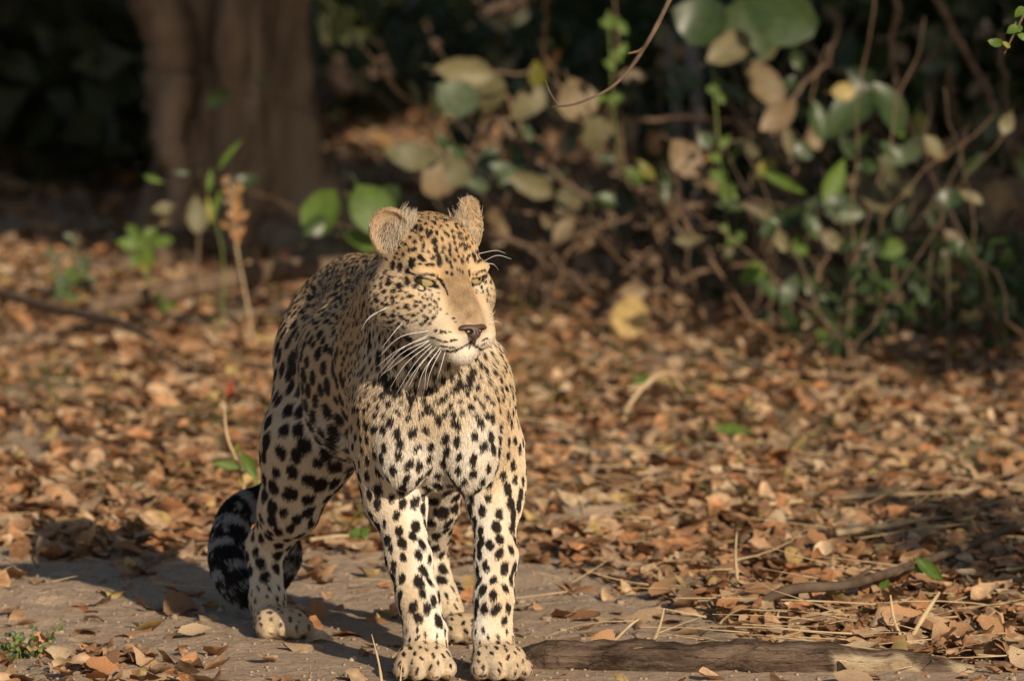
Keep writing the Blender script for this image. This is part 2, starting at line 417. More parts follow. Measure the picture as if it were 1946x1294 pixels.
LINES = """1000 625 13 20 -35;1022 660 9 22 -25;1042 705 6 24 -15;862 592 20 7 12;900 583 26 9 0;945 588 26 9 10;978 610 13 10 40;875 622 12 5 35;915 642 28 4 5;955 637 18 4 -25;815 582 30 5 8;1245 580 14 8 -30;1280 560 28 8 -3;1312 566 15 8 20;1238 603 6 16 0;1270 620 26 5 5;1302 600 8 16 20;775 1020 36 24 10"""
for q in LINES.split(';'):
    u, v, a, b, g = map(float, q.split()); traced(560 + u / 3.594, 360 + v / 3.594, a / 3.594, b / 3.594, g, 2)
for k in range(7):                       # philtrum
    a_ = hp(0, 12.0 - .08 * k, -8.0 - .27 * k); j = np.argmin(((LV - a_) ** 2).sum(1)); add_spot(LV[j], HU * .0022, HL * .0014, LN[j], 2)
for s in (-1, 1):                        # dark lip line
    mp = spline([(0, 11.5, -9.5), (s * 1.2, 11.2, -10.2), (s * 2.6, 10.2, -10.65), (s * 3.8, 8.5, -10.7), (s * 4.6, 6.4, -10.2)], 6)
    for k in range(len(mp) - 1):
        a_, b_ = hp(*mp[k]), hp(*mp[k + 1]); j = np.argmin(((LV - a_) ** 2).sum(1)); T_ = (b_ - a_)
        n_ = LN[j]; T_ = T_ - n_ * (T_ @ n_); S_ = np.cross(n_, T_ / (np.linalg.norm(T_) + 1e-9))
        add_spot(LV[j], T_ * 1.0, S_ * .0019, n_, 2)
NFACE = len(SPOTS)
# zones for the free pattern: spacing, long and short radius (metres)
XM = float(at(878, 1000, .05)[0])
EARC = [e[0] for e in EARS]
d_ear = np.min([np.linalg.norm(LV - c, axis=1) for c in EARC], axis=0)
EARIDX = (np.min([ell_fn(c, (.040, .023, .048), ax)(LV.astype(np.float32)) for c, ax in EARS], axis=0) < .002) & (((LV - HO) @ HU) > .030)
d_tail = np.full(len(LV), 9.); i_tail = np.zeros(len(LV))
for i in range(8, len(TAILP)):
    d = np.linalg.norm(LV - TAILP[i], axis=1); m = d < d_tail; d_tail[m] = d[m]; i_tail[m] = i
ISTAIL = (d_tail < .047) & (LV[:, 1] > .55) & (np.linalg.norm(LV - A3(506, 1040, .575), axis=1) > .055)
H = (LV - HO) @ HAX.T * 100                    # head coordinates in cm
ISHEAD = ((np.linalg.norm((H - [0, 0, -1]) / [10.2, 13.5, 12.0], axis=1) < 1) | ((H[:, 1] > 4.5) & (H[:, 2] > -12.8))) & (LV[:, 1] < .02) & (H[:, 1] > -6.5)
FACEVIS = ISHEAD & VIS & (VX > 690) & (VY > 395) & (VY < 690)
def zone(i):
    p = LV[i]; h = H[i]; t = VTN[i]
    if EARIDX[i] or ISTAIL[i]: return None
    if ISHEAD[i]:
        if h[1] > 3.0 and h[1] < 7.2 and -6.2 < h[2] < -1.5 and abs(h[0]) > 2.9: return (.0078, .0026, .0019)
        if h[1] > 6.0: return None
        if FACEVIS[i]: return (.0086, .0038, .0028) if h[2] > 2.4 or (h[2] < .5 and h[1] < 3.6) else None
        return (.0125, .0048, .0036)
    if p[2] < .075: return (.0150, .0066, .0027)                         # paws
    if p[1] < .21 and p[2] < .30: return (.0200, .0106, .0072)          # forelegs
    if p[1] < .17:                                                      # chest and shoulders
        if p[2] < .40: return (.0200, .0092, .0060)
        return (.0136, .0060, .0045)
    if p[2] < .20: return (.0205, .0108, .0084)                         # hock
    if LN[i][2] > .30 and p[2] > .50: return (.0125, .0082, .0044)         # back
    if p[2] > .47: return (.0178, .0098, .0076)
    return (.0255, .0146, .0122)                                        # flank and thigh
cell = {}
def near(p, r):
    k = tuple(np.floor(p / .04).astype(int)); r2 = r * r
    for a in (-1, 0, 1):
        for b in (-1, 0, 1):
            for c in (-1, 0, 1):
                for q, rr in cell.get((k[0] + a, k[1] + b, k[2] + c), ()):
                    e = q - p
                    if e @ e < max(r2, 0): return True
    return False
for s_ in SPOTS: cell.setdefault(tuple(np.floor(s_[0] / .04).astype(int)), []).append((s_[0], .01))
order = RNG.permutation(len(LV)); hits = 0
fails = 0
for i in order[:60000]:
    z = zone(i)
    if z is None: continue
    p = LV[i]; sp = z[0] * RNG.uniform(.88, 1.05)
    if near(p, sp): continue
    cell.setdefault(tuple(np.floor(p / .04).astype(int)), []).append((p, sp))
    n = LN[i]; c = VC[i] - n * (VC[i] @ n); c /= np.linalg.norm(c) + 1e-9; s = np.cross(n, c)
    a = RNG.normal(0, .35); c, s = c * math.cos(a) + s * math.sin(a), s * math.cos(a) - c * math.sin(a)
    g = RNG.uniform(.78, 1.18)
    if z[0] > .029 and p[2] > .22:                 # rosettes: a broken ring of blobs round a brown heart
        add_spot(p, c * z[1] * 1.12, s * z[1] * 1.08, n, 3)
        m = RNG.choice([1, 1, 2, 2, 3]); ph = RNG.uniform(0, 6.28)
        for j in range(m):
            an = ph + 6.28 * j / m + RNG.normal(0, .25); rr = z[1] * (RNG.uniform(.55, .8) if m > 1 else .15)
            add_spot(p + (c * math.cos(an) + s * math.sin(an)) * rr, c * z[2] * .92 * g, s * z[2] * .80 * g, n, 0)
    else:
        add_spot(p, c * z[1] * g, s * z[2] * g, n, 0)
# the dark necklace across the throat and the folds of the foreleg
for (px, py, a, b, g) in [(893, 705, 9, 17, 18), (880, 725, 16, 7, -28), (862, 733, 10, 7, -20), (838, 752, 12, 8, -35), (815, 735, 9, 8, 0),
                          (735, 715, 16, 9, 25), (755, 732, 13, 8, 35), (772, 660, 16, 9, 10), (790, 690, 12, 6, -10), (745, 735, 9, 7, 0), (812, 768, 8, 12, 0), (780, 750, 8, 11, 10), (705, 640, 6, 22, 3), (700, 600, 5, 14, 0), (722, 668, 6, 16, 0)]:
    traced(px, py, a, b, g, 0)
SP_C = np.array([s[0] for s in SPOTS]); SP_1 = np.array([s[1] for s in SPOTS]); SP_2 = np.array([s[2] for s in SPOTS]); SP_N = np.array([s[3] for s in SPOTS]); SP_K = np.array([s[4] for s in SPOTS])
def spot_field(P):
    """returns dark 0..1 and brown-heart 0..1"""
    dark = np.full(len(P), 9.); heart = np.full(len(P), 9.)
    cs = .03; K = np.floor(P / cs).astype(np.int64); key = (K[:, 0] + 500) * 4000000 + (K[:, 1] + 500) * 2000 + K[:, 2] + 500
    o = np.argsort(key, kind='stable'); ks = key[o]
    nz = fbm(P * 140, 3, 2) * .20 + fbm(P * 420, 5, 1) * .10
    for j in range(len(SP_C)):
        c = SP_C[j]; R = max(np.linalg.norm(SP_1[j]), np.linalg.norm(SP_2[j])) * 1.5
        lo = np.floor((c - R) / cs).astype(int); hi = np.floor((c + R) / cs).astype(int); ids = []
        for x in range(lo[0], hi[0] + 1):
            for y in range(lo[1], hi[1] + 1):
                a = np.searchsorted(ks, (x + 500) * 4000000 + (y + 500) * 2000 + lo[2] + 500); b = np.searchsorted(ks, (x + 500) * 4000000 + (y + 500) * 2000 + hi[2] + 500, 'right')
                if b > a: ids.append(o[a:b])
        if not ids: continue
        ids = np.concatenate(ids); q = P[ids] - c
        t1, t2 = SP_1[j], SP_2[j]; a11, a12, a22 = t1 @ t1, t1 @ t2, t2 @ t2; det = a11 * a22 - a12 * a12 + 1e-16
        b1, b2 = q @ t1, q @ t2
        u = (a22 * b1 - a12 * b2) / det; v = (a11 * b2 - a12 * b1) / det
        f = np.sqrt(u * u + v * v) + np.where(np.abs(q @ SP_N[j]) > .022, 9, 0)
        if SP_K[j] == 3: heart[ids] = np.minimum(heart[ids], f)
        else: dark[ids] = np.minimum(dark[ids], f + nz[ids] * (.6 if SP_K[j] == 2 else 1))
    return dark, heart
def lerp(a, b, t): return a + (b - a) * t[:, None]
CREAM = np.array([.60, .455, .285]); TAN = np.array([.475, .312, .155]); WHITE = np.array([.70, .64, .545]); BLACK = np.array([.016, .012, .010]); HEART = np.array([.31, .18, .075])
def coat(P, N, wh, tn, hd, ear, tail, itail, jit):
    """coat colour at surface points"""
    n = len(P); tn = tn + np.where(hd, .22 + .30 * fbm(P * 55, 16, 2), .15 * fbm(P * 18, 17, 2)); base = lerp(np.tile(CREAM, (n, 1)), np.tile(TAN, (n, 1)), np.clip(tn * 1.0, 0, 1))
    w = wh.copy()
    inner = np.sign(XM - P[:, 0]) * N[:, 0]
    leg = (P[:, 1] < .2) & (P[:, 2] < .36)
    w += np.where(leg, np.clip(inner * 1.3 + .05, 0, .9), 0)
    w += np.where((P[:, 1] > .28) & (P[:, 2] < .42), np.clip(N[:, 0] * .7, 0, .6) * (P[:, 0] < -.12), 0)
    w += np.clip(-N[:, 2] - .15, 0, 1) * .8
    h = (P - HO) @ HAX.T * 100
    # pale rings round the eyes, pale lips and chin, brown-grey nose bridge
    for s in (-1, 1):
        w += np.where(hd, np.exp(-(((h[:, 0] - s * 4.3) / 1.7) ** 2 + ((h[:, 2] + 1.2) / .8) ** 2)) * .5 * (h[:, 1] > 2), 0)
    w += np.where(hd & (h[:, 2] < -9.6), .35, 0) + np.where(hd & (h[:, 1] > 7) & (h[:, 2] < -7.6), .25, 0)
    w += fbm(P * 22, 9, 2) * .10; w = np.where(P[:, 2] < .06, w * .35, w)
    base = lerp(base, np.tile(WHITE, (n, 1)), np.clip(w, 0, 1))
    br = np.where(hd, np.exp(-((h[:, 0] / (2.2 + .07 * (h[:, 1] - 5))) ** 4)) * np.clip((h[:, 1] - 4.5) / 1.5, 0, 1) * np.clip((h[:, 2] + 7.8) / 1.0, 0, 1), 0)
    base = lerp(base, np.array([.225, .150, .085]) * (1 + .30 * fbm(P * 150, 12, 2) + .22 * fbm(P * [60, 60, 400], 15, 1))[:, None], br * np.clip(.74 + .3 * fbm(P * 70, 14, 2), 0, 1))
    dark, heart = spot_field(P)
    base = lerp(base, np.tile(HEART, (n, 1)), np.clip((1.1 - heart) * 3, 0, 1) * .8)
    dk = np.clip((1.0 - dark) * 5 + .5, 0, 1)
    for ec, en, e1, e2 in EYES:                  # black eyelid rims and tear corners
        q = P - ec; ro = np.sqrt(((q @ e1) / .0142) ** 2 + ((q @ e2 + .0026) / .0053) ** 2); okk = hd & (q @ en > 0) & (np.linalg.norm(q, axis=1) < .035)
        dk = np.where(okk, np.maximum(dk, np.clip((1.42 - ro) * 5, 0, 1)), dk)
        tq = np.sqrt(((q @ e1 + .0175) / .0065) ** 2 + ((q @ e2 + .0045) / .0032) ** 2); dk = np.where(okk, np.maximum(dk, np.clip((1.1 - tq) * 5, 0, 1)), dk)
    # tail bands
    band = (np.sin(itail * 2.2 + fbm(P * 40, 2, 2) * 1.2) + .6 * fbm(P * 28, 6, 2) > -.70) & (fbm(P * 95, 4, 2) > -.50)
    dk = np.where(tail, np.where(band, 1, 0), dk)
    base = np.where(tail[:, None], np.array([.36, .34, .33]), base)
    # ears: tan rim, black back with pale tip
    for c, ax in EARS:
        e = (P - c) @ ax.T; en = N @ ax[1]
        m = ear & (np.linalg.norm(e, axis=1) < .062)
        back = m & (en < -.25) & (e[:, 2] < .018)
        dk = np.where(m, 0, dk); dk = np.where(back, 1, dk)
        base = np.where((m & ~back)[:, None], np.array([.38, .265, .155]), base)
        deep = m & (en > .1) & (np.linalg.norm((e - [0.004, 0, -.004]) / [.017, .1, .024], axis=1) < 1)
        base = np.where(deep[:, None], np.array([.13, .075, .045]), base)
    base = lerp(base, np.tile([.27, .20, .14], (n, 1)), np.clip((.045 - P[:, 2]) / .04, 0, 1) * np.clip(.55 + fbm(P * 60, 8, 2) * .5, 0, .8))
    col = lerp(base, np.tile(BLACK, (n, 1)), dk)
    return col * (1 + jit[:, None])

VCOL = coat(LV, LN, VWH, VTN, ISHEAD, EARIDX, ISTAIL, i_tail, np.zeros(len(LV)))
leo = empty('leopard', (float(LV[:, 0].mean()), .2, 0))
tag(leo, 'leopard with black spots standing on bare soil, head turned to the right', 'leopard')
m_skin, nt, b = nodes_mat('leopard_skin', .75, .1)
a = nt.nodes.new('ShaderNodeAttribute'); a.attribute_name = 'col'; nt.links.new(a.outputs['Color'], b.inputs['Base Color'])
off = np.array(leo.location)
me = np_mesh('body', LV - off, LF); set_col(me, 'col', VCOL)
body = link('body', me, m_skin, leo)

# ---------------------------------------------------------------- fur
NH = 520000
tri = np.vstack([LF[:, [0, 1, 2]], LF[:, [0, 2, 3]]])
A_, B_, C_ = LV[tri[:, 0]], LV[tri[:, 1]], LV[tri[:, 2]]
area = np.linalg.norm(np.cross(B_ - A_, C_ - A_), axis=1) * .5
th = ISHEAD[tri[:, 0]]
wt = area * np.where(th, 2.6, 1.0) * np.where(LN[tri[:, 0], 1] > .55, .35, 1.0)
wt *= np.where((LV[tri[:, 0], 2] < .012), 0, 1)
# nothing grows on the nose leather or inside the eye openings
hc_ = H[tri[:, 0]]
wt *= np.where((hc_[:, 1] > 10.6) & (np.abs(hc_[:, 0]) < 1.9) & (hc_[:, 2] < -5.7) & (hc_[:, 2] > -8.6), 0, 1)
for ec, en, e1, e2 in EYES:
    q = LV[tri[:, 0]] - (ec + en * .010)
    wt *= np.where((((q @ e1) / .0150) ** 2 + ((q @ e2 + .0028) / .0050) ** 2 < 1) & (np.abs(q @ en) < .03), 0, 1)
cum = np.cumsum(wt); pick = np.searchsorted(cum, RNG.random(NH) * cum[-1])
r1 = np.sqrt(RNG.random(NH)); r2 = RNG.random(NH); wa, wb_, wc = 1 - r1, r1 * (1 - r2), r1 * r2
T = tri[pick]
def bary(X): return (X[T[:, 0]].T * wa + X[T[:, 1]].T * wb_ + X[T[:, 2]].T * wc).T
R0 = bary(LV); RN = bary(LN); RN /= np.linalg.norm(RN, axis=1)[:, None] + 1e-9
RC = bary(VC); RHL = bary(VHL); RWH = bary(VWH); RTN = bary(VTN)
Rhd = ISHEAD[T[:, 0]]; Rear = EARIDX[T[:, 0]]; Rtail = ISTAIL[T[:, 0]]; Rit = i_tail[T[:, 0]] + RNG.normal(0, .05, NH)
RCOL = coat(R0 + RNG.normal(0, .0005, (NH, 3)), RN, RWH, RTN, Rhd, Rear, Rtail, Rit, RNG.normal(0, 1, NH) * np.where(Rhd, .17, .10))
D = RC - RN * (RC * RN).sum(1)[:, None]
D /= np.linalg.norm(D, axis=1)[:, None] + 1e-6
swirl = np.stack([fbm(R0 * 26, 11 + k, 2) for k in range(3)], -1) * .30 + RNG.normal(0, .16, (NH, 3))
D = D + swirl; D -= RN * (D * RN).sum(1)[:, None]; D /= np.linalg.norm(D, axis=1)[:, None] + 1e-6
Ln = RHL * RNG.uniform(.72, 1.18, NH)
lift = np.full(NH, .34) + RNG.normal(0, .07, NH)
# long pale hair inside the ears
for c, ax in EARS:
    e = (R0 - c) @ ax.T; en = RN @ ax[1]
    m = Rear & (np.linalg.norm(e, axis=1) < .06) & (en > .0)
    mm = m & (RNG.random(NH) < .16) & (e[:, 2] < .025)
    Ln[mm] = RNG.uniform(.008, .017, mm.sum()); lift[mm] = .55
    RCOL[mm] = np.array([.62, .53, .40]) * RNG.uniform(.75, 1.1, (mm.sum(), 1))
    D[mm] = ax[0] * np.where(c[0] < HO[0], -.75, .75) + ax[2] * .55 + RNG.normal(0, .25, (mm.sum(), 3))
npt = 4
tt = np.linspace(0, 1, npt)
POS = np.empty((NH, npt, 3), np.float32)
for k, t in enumerate(tt):
    up = lift * (t - .45 * t * t)
    POS[:, k] = R0 + RN * (up * Ln - .0006)[:, None] + D * (Ln * t * .93)[:, None]
hc = bpy.data.hair_curves.new('fur')
hc.add_curves([npt] * NH)
hc.attributes['position'].data.foreach_set('vector', (POS - off.astype(np.float32)).ravel())
ra = hc.attributes.new('radius', 'FLOAT', 'POINT')
base_r = np.where(Rhd, .00026, .00036)
ra.data.foreach_set('value', (base_r[:, None] * np.array([1, .9, .65, .15])).astype(np.float32).ravel())
ca = hc.attributes.new('col', 'FLOAT_COLOR', 'CURVE')
C4 = np.ones((NH, 4), np.float32); C4[:, :3] = np.clip(RCOL, .004, .85); ca.data.foreach_set('color', C4.ravel())
m_fur, nt, b = nodes_mat('leopard_fur', .55, .25)
a = nt.nodes.new('ShaderNodeAttribute'); a.attribute_name = 'col'; nt.links.new(a.outputs['Color'], b.inputs['Base Color'])
hc.materials.append(m_fur)
fur = bpy.data.objects.new('fur', hc); COL.objects.link(fur); fur.parent = leo
# ---------------------------------------------------------------- eyes, nose leather, whiskers
m_eye, nt, b = nodes_mat('leopard_eye', .16, .8)
a = nt.nodes.new('ShaderNodeAttribute'); a.attribute_name = 'col'; nt.links.new(a.outputs['Color'], b.inputs['Base Color'])
def uv_sphere(n=40, m=24):
    th = np.linspace(0, math.pi, m + 1); ph = np.linspace(0, 2 * math.pi, n, endpoint=False)
    V = np.array([[math.sin(t) * math.cos(p), math.sin(t) * math.sin(p), math.cos(t)] for t in th for p in ph])
    F = np.array([[i * n + j, (i + 1) * n + j, (i + 1) * n + (j + 1) % n, i * n + (j + 1) % n] for i in range(m) for j in range(n)])
    return V, F
SV, SF = uv_sphere()

for k, (ec, en, e1, e2) in enumerate(EYES):
    gz_ = HF * .93 + HL * (.34) - HU * .02; gz_ /= np.linalg.norm(gz_)
    q = Vector((0, 0, 1)).rotation_difference(Vector(gz_)).to_matrix()
    V = SV @ np.array(q).T; ang = np.degrees(np.arccos(np.clip(SV[:, 2], -1, 1)))
    bump = 1 + .05 * np.exp(-(ang / 30) ** 2)
    C = np.tile([.33, .265, .115], (len(V), 1)) * (1 + .12 * np.sin(np.arctan2(SV[:, 1], SV[:, 0]) * 18)[:, None])
    C = np.where((ang > 66)[:, None], [.05, .035, .02], C)
    me = np_mesh('eye', V * bump[:, None] * .0158 + ec - en * .0045 - off, SF); set_col(me, 'col', C)
    eye = link('eye', me, m_eye, leo)
    ca_ = math.radians(11); pa = np.linspace(0, 2 * math.pi, 24, endpoint=False)
    ring = np.stack([np.sin(ca_) * np.cos(pa), np.sin(ca_) * np.sin(pa), np.full(24, np.cos(ca_))], -1); pv = np.vstack([ring, [[0, 0, 1.0]]]) @ np.array(q).T
    pm = np_mesh('pupil', pv * 1.052 * .0158 + ec - en * .0045 - off, np.array([[k_, (k_ + 1) % 24, 24] for k_ in range(24)])); set_col(pm, 'col', np.tile([.008, .007, .006], (25, 1))); link('pupil', pm, m_eye, eye)
NB = Body(tuple(np.arange(lo, hi, .0011) for lo, hi in zip(hp(0, 11.9, -7.3) - .028, hp(0, 11.9, -7.3) + .028)))
def nadd(c, R, k, cut=False):
    R = np.array(R) * .01; NB.add(ell_fn(hp(*c), R, HAX), hp(*c) - max(R), hp(*c) + max(R), k, None, cut)
nadd((0, 11.55, -6.75), (2.35, 1.1, .85), .004)
nadd((0, 12.15, -7.6), (1.0, .75, .75), .006)
nadd((0, 12.05, -8.5), (.24, .5, .8), .004)
for s in (-1, 1):
    nadd((s * 1.15, 12.6, -7.15), (.62, .55, .34), .002, True)
    nadd((s * 1.95, 12.0, -7.2), (.5, .9, .22), .002, True)
nadd((0, 12.95, -7.6), (.07, .35, 1.0), .001, True)
NV, NF = surface_nets(NB.V, NB.ax); NV = smooth(NV, NF, 2)
nh = (NV - HO) @ HAX.T * 100
nd = np.min([np.linalg.norm((nh - [s * 1.15, 12.4, -7.15]) / [.85, .9, .5], axis=1) for s in (-1, 1)], axis=0)
C = np.tile([.078, .046, .036], (len(NV), 1)); C = lerp(np.tile([.02, .012, .010], (len(NV), 1)), C, np.clip((nd - .75) * 2.5, 0, 1))
m_nose, nt, b = nodes_mat('nose_leather', .42, .4)
a = nt.nodes.new('ShaderNodeAttribute'); a.attribute_name = 'col'; nt.links.new(a.outputs['Color'], b.inputs['Base Color'])
tx = nt.nodes.new('ShaderNodeTexNoise'); tx.inputs['Scale'].default_value = 600; bp = nt.nodes.new('ShaderNodeBump'); bp.inputs['Strength'].default_value = .3; bp.inputs['Distance'].default_value = .0006
nt.links.new(tx.outputs[0], bp.inputs['Height']); nt.links.new(bp.outputs[0], b.inputs['Normal'])
me = np_mesh('nose', NV - off, NF); set_col(me, 'col', C); link('nose', me, m_nose, leo)

def tube_arrays(P, R, ns=6, cap=True):
    P = np.asarray(P, float); R = np.asarray(R, float); n = len(P)
    T = np.gradient(P, axis=0); T /= np.linalg.norm(T, axis=1)[:, None] + 1e-12
    ref = np.array([0, 0, 1.]) if abs(T[0][2]) < .9 else np.array([1., 0, 0])
    U = np.empty_like(P); u = np.cross(T[0], ref); u /= np.linalg.norm(u)
    for i in range(n):
        u = u - T[i] * (u @ T[i]); u /= np.linalg.norm(u) + 1e-12; U[i] = u
    Wv = np.cross(T, U); an = np.linspace(0, 2 * math.pi, ns, endpoint=False)
    V = (P[:, None] + R[:, None, None] * (np.cos(an)[None, :, None] * U[:, None] + np.sin(an)[None, :, None] * Wv[:, None])).reshape(-1, 3)
    i = np.arange(n - 1)[:, None] * ns; j = np.arange(ns)[None]
    F = np.stack([i + j, i + (j + 1) % ns, i + ns + (j + 1) % ns, i + ns + j], -1).reshape(-1, 4)
    if cap:
        V = np.vstack([V, P[0], P[-1]]); a, z = len(V) - 2, len(V) - 1; jj = np.arange(ns)
        c1 = np.stack([np.full(ns, a), (jj + 1) % ns, jj, np.full(ns, a)], -1)[:, :3]; o2 = (n - 1) * ns
        c2 = np.stack([np.full(ns, z), o2 + jj, o2 + (jj + 1) % ns], -1)
        return V, [F, np.vstack([c1, c2])]
    return V, [F]
m_wh, nt, b = nodes_mat('whisker_hair', .4, .4); b.inputs['Base Color'].default_value = (.82, .80, .76, 1)
WH = """1280 498 1120 530 1000 640;1275 522 1120 600 1010 720;1280 550 1130 620 1000 760;1285 550 1150 640 1020 740;1290 565 1150 680 1060 820;1300 575 1200 680 1090 860;1310 590 1200 720 1120 850;1340 595 1250 720 1215 830;1345 590 1270 700 1255 830;1350 600 1290 720 1265 830;1370 610 1340 720 1320 780;1270 535 1110 600 985 700;1320 585 1230 690 1160 820;1050 360 950 420 895 500;1045 370 960 410 890 480;1130 450 1080 510 1010 600;1610 455 1655 443 1690 465;1612 540 1675 570 1715 620;1605 560 1650 610 1690 690;1590 85 1660 75 1740 95;1582 60 1650 48 1710 65;1595 110 1640 125 1670 160;1615 420 1640 400 1650 380"""
for k, q in enumerate(WH.split(';')):
    v = list(map(float, q.split())); px = [380 + u / 2.94 for u in v[0::2]]; py = [460 + u / 2.94 for u in v[1::2]]
    i = surf_at(px[0], py[0])
    if i is None: i = VISI[np.argmin((VX[VISI] - px[0]) ** 2 + (VY[VISI] - py[0]) ** 2)]
    y0 = LV[i][1]; sg = RNG.uniform(-.02, .03)
    pts = np.array([LV[i] - LN[i] * .003, A3(px[1], py[1], y0 - .012 + sg * .5), A3(px[2], py[2], y0 + sg)])
    P = spline(pts, 6); V, F = tube_arrays(P, np.linspace(.00044, .00015, len(P)), 5)
    link('whisker', np_mesh('whisker', V - off, F), m_wh, leo)
# ================================================================== GROUND
def gz(X, Y):
    X = np.asarray(X, float); Y = np.asarray(Y, float); P = np.stack([X.ravel(), Y.ravel(), np.zeros(X.size)], -1)
    z = .010 * fbm(P * 1.3, 21, 2) + .0065 * fbm(P * 5.0, 23, 3) + .0048 * fbm(P * 23, 27, 2) + .0016 * fbm(P * 70, 29, 1)
    x, y = P[:, 0], P[:, 1]
    flat = np.exp(-(((x + .10) / .38) ** 2 + ((y - .22) / .42) ** 2) ** 2)      # trodden earth under the animal
    z = z * (1 - .82 * flat) * (1 - .7 * np.exp(-((y - .12) / .16) ** 2) * (x > .0))
    def hump(px, py, rx, ry, h):
        c = gnd(px, py); return h * np.exp(-((x - c.x) / rx) ** 2 - ((y - c.y) / ry) ** 2)
    z += hump(1120, 985, .085, .16, .035) + hump(1030, 1010, .09, .2, .018)
    z += hump(640, 1100, .10, .10, .012) + hump(90, 1130, .22, .25, .02) + hump(1080, 1160, .2, .12, .012)
    z += .05 * np.clip(y - 3, 0, 4) * .1
    return z.reshape(X.shape)
def axis_ng(lo, hi, flo, fhi, st):
    core = list(np.arange(flo, fhi + st * .5, st)); out = core[:]
    a, s = flo, st
    while a > lo: s *= 1.22; a -= s; out.insert(0, max(a, lo))
    a, s = fhi, st
    while a < hi: s *= 1.22; a += s; out.append(min(a, hi))
    return np.array(out)
gx = axis_ng(-260, 260, -1.15, 1.15, .011); gy = axis_ng(-120, 400, -.35, 2.6, .013)
GX, GY = np.meshgrid(gx, gy, indexing='ij'); GZ = gz(GX, GY)
nx_, ny_ = GX.shape; ii = np.arange(nx_ - 1)[:, None] * ny_ + np.arange(ny_ - 1)[None]
me = np_mesh('ground', np.stack([GX.ravel(), GY.ravel(), GZ.ravel()], -1), np.stack([ii, ii + ny_, ii + ny_ + 1, ii + 1], -1).reshape(-1, 4))
def tex(nt, kind, scale, detail=4, vec=None, **kw):
    n = nt.nodes.new(kind); n.inputs['Scale'].default_value = scale
    if 'Detail' in n.inputs: n.inputs['Detail'].default_value = detail
    for k, v in kw.items(): n.inputs[k].default_value = v
    if vec: nt.links.new(vec, n.inputs['Vector'])
    return n
def ramp(nt, fac, stops):
    r = nt.nodes.new('ShaderNodeValToRGB'); e = r.color_ramp.elements
    while len(e) < len(stops): e.new(.5)
    for q, (p, c) in zip(e, stops): q.position = p; q.color = (*c, 1)
    nt.links.new(fac, r.inputs[0]); return r.outputs[0]
def mix(nt, a, b, fac, mode='MIX'):
    m = nt.nodes.new('ShaderNodeMix'); m.data_type = 'RGBA'; m.blend_type = mode
    for s, v in ((6, a), (7, b)):
        if hasattr(v, 'is_output'): nt.links.new(v, m.inputs[s])
        else: m.inputs[s].default_value = (*v, 1)
    if hasattr(fac, 'is_output'): nt.links.new(fac, m.inputs[0])
    else: m.inputs[0].default_value = fac
    return m.outputs[2]
def bump(nt, b, h, dist, strength=1.0, prev=None):
    n = nt.nodes.new('ShaderNodeBump'); n.inputs['Distance'].default_value = dist; n.inputs['Strength'].default_value = strength
    nt.links.new(h, n.inputs['Height'])
    if prev: nt.links.new(prev, n.inputs['Normal'])
    nt.links.new(n.outputs[0], b.inputs['Normal']); return n.outputs[0]
m_soil, nt, b = nodes_mat('soil', .95, .05)
tc = nt.nodes.new('ShaderNodeTexCoord').outputs['Object']
n1 = tex(nt, 'ShaderNodeTexNoise', 3.2, 6, tc); n2 = tex(nt, 'ShaderNodeTexNoise', 38, 8, tc, Roughness=.7); n3 = tex(nt, 'ShaderNodeTexNoise', 210, 4, tc); vr = tex(nt, 'ShaderNodeTexVoronoi', 60, 2, tc)
c = ramp(nt, n1.outputs[0], [(.3, (.40, .285, .19)), (.7, (.52, .385, .27))])
c = mix(nt, c, ramp(nt, n2.outputs[0], [(.35, (.24, .165, .108)), (.65, (.58, .44, .315))]), .45)
c = mix(nt, c, ramp(nt, n3.outputs[0], [(.4, (.26, .185, .12)), (.62, (.58, .46, .34))]), .25)
nt.links.new(c, b.inputs['Base Color'])
q = bump(nt, b, n2.outputs[0], .012, .9); q = bump(nt, b, n3.outputs[0], .003, .8, q); bump(nt, b, vr.outputs[0], .004, .5, q)
ground = link('ground', me, m_soil); tag(ground, 'bare brown soil sloping back under the leaf litter', kind='structure')

# ================================================================== LEAF SHAPES
def leaf_mesh(name, mat, prof, curl=.0, fold=.0, wave=.0, seed=0, nx=6):
    """unit leaf: x -.5..+.5 (stalk at -x), width 1, its surface bent and folded"""
    r = np.random.default_rng(seed); x = np.linspace(0, 1, nx + 1); V = []; F = []
    wx = np.interp(x, np.linspace(0, 1, len(prof)), prof)
    for i, t in enumerate(x):
        e = wx[i] * .5 * (1 + r.normal(0, .05))
        for j, s in enumerate((-1, 0, 1)):
            z = curl * (t - .5) ** 2 * 2 + fold * abs(s) * wx[i] + wave * r.normal(0, 1) * abs(s)
            V.append((t - .5, s * e, z))
    for i in range(nx):
        for j in range(2):
            a = i * 3 + j; F.append((a, a + 3, a + 4, a + 1))
    # stalk
    k = len(V); V += [(-.5, -.012, 0), (-.5, .012, 0), (-.72, .010, -.02), (-.72, -.010, -.02)]; F.append((k, k + 1, k + 2, k + 3))
    me = np_mesh(name, np.array(V), np.array(F)); me.materials.append(mat); return me
OVATE = [.04, .55, .9, 1, .93, .66, .06]; ROUND = [.10, .62, .88, 1, 1, .84, .30]; OBOV = [.05, .35, .6, .82, 1, .95, .35]; LANCE = [.05, .6, .95, 1, .75, .4, .03]
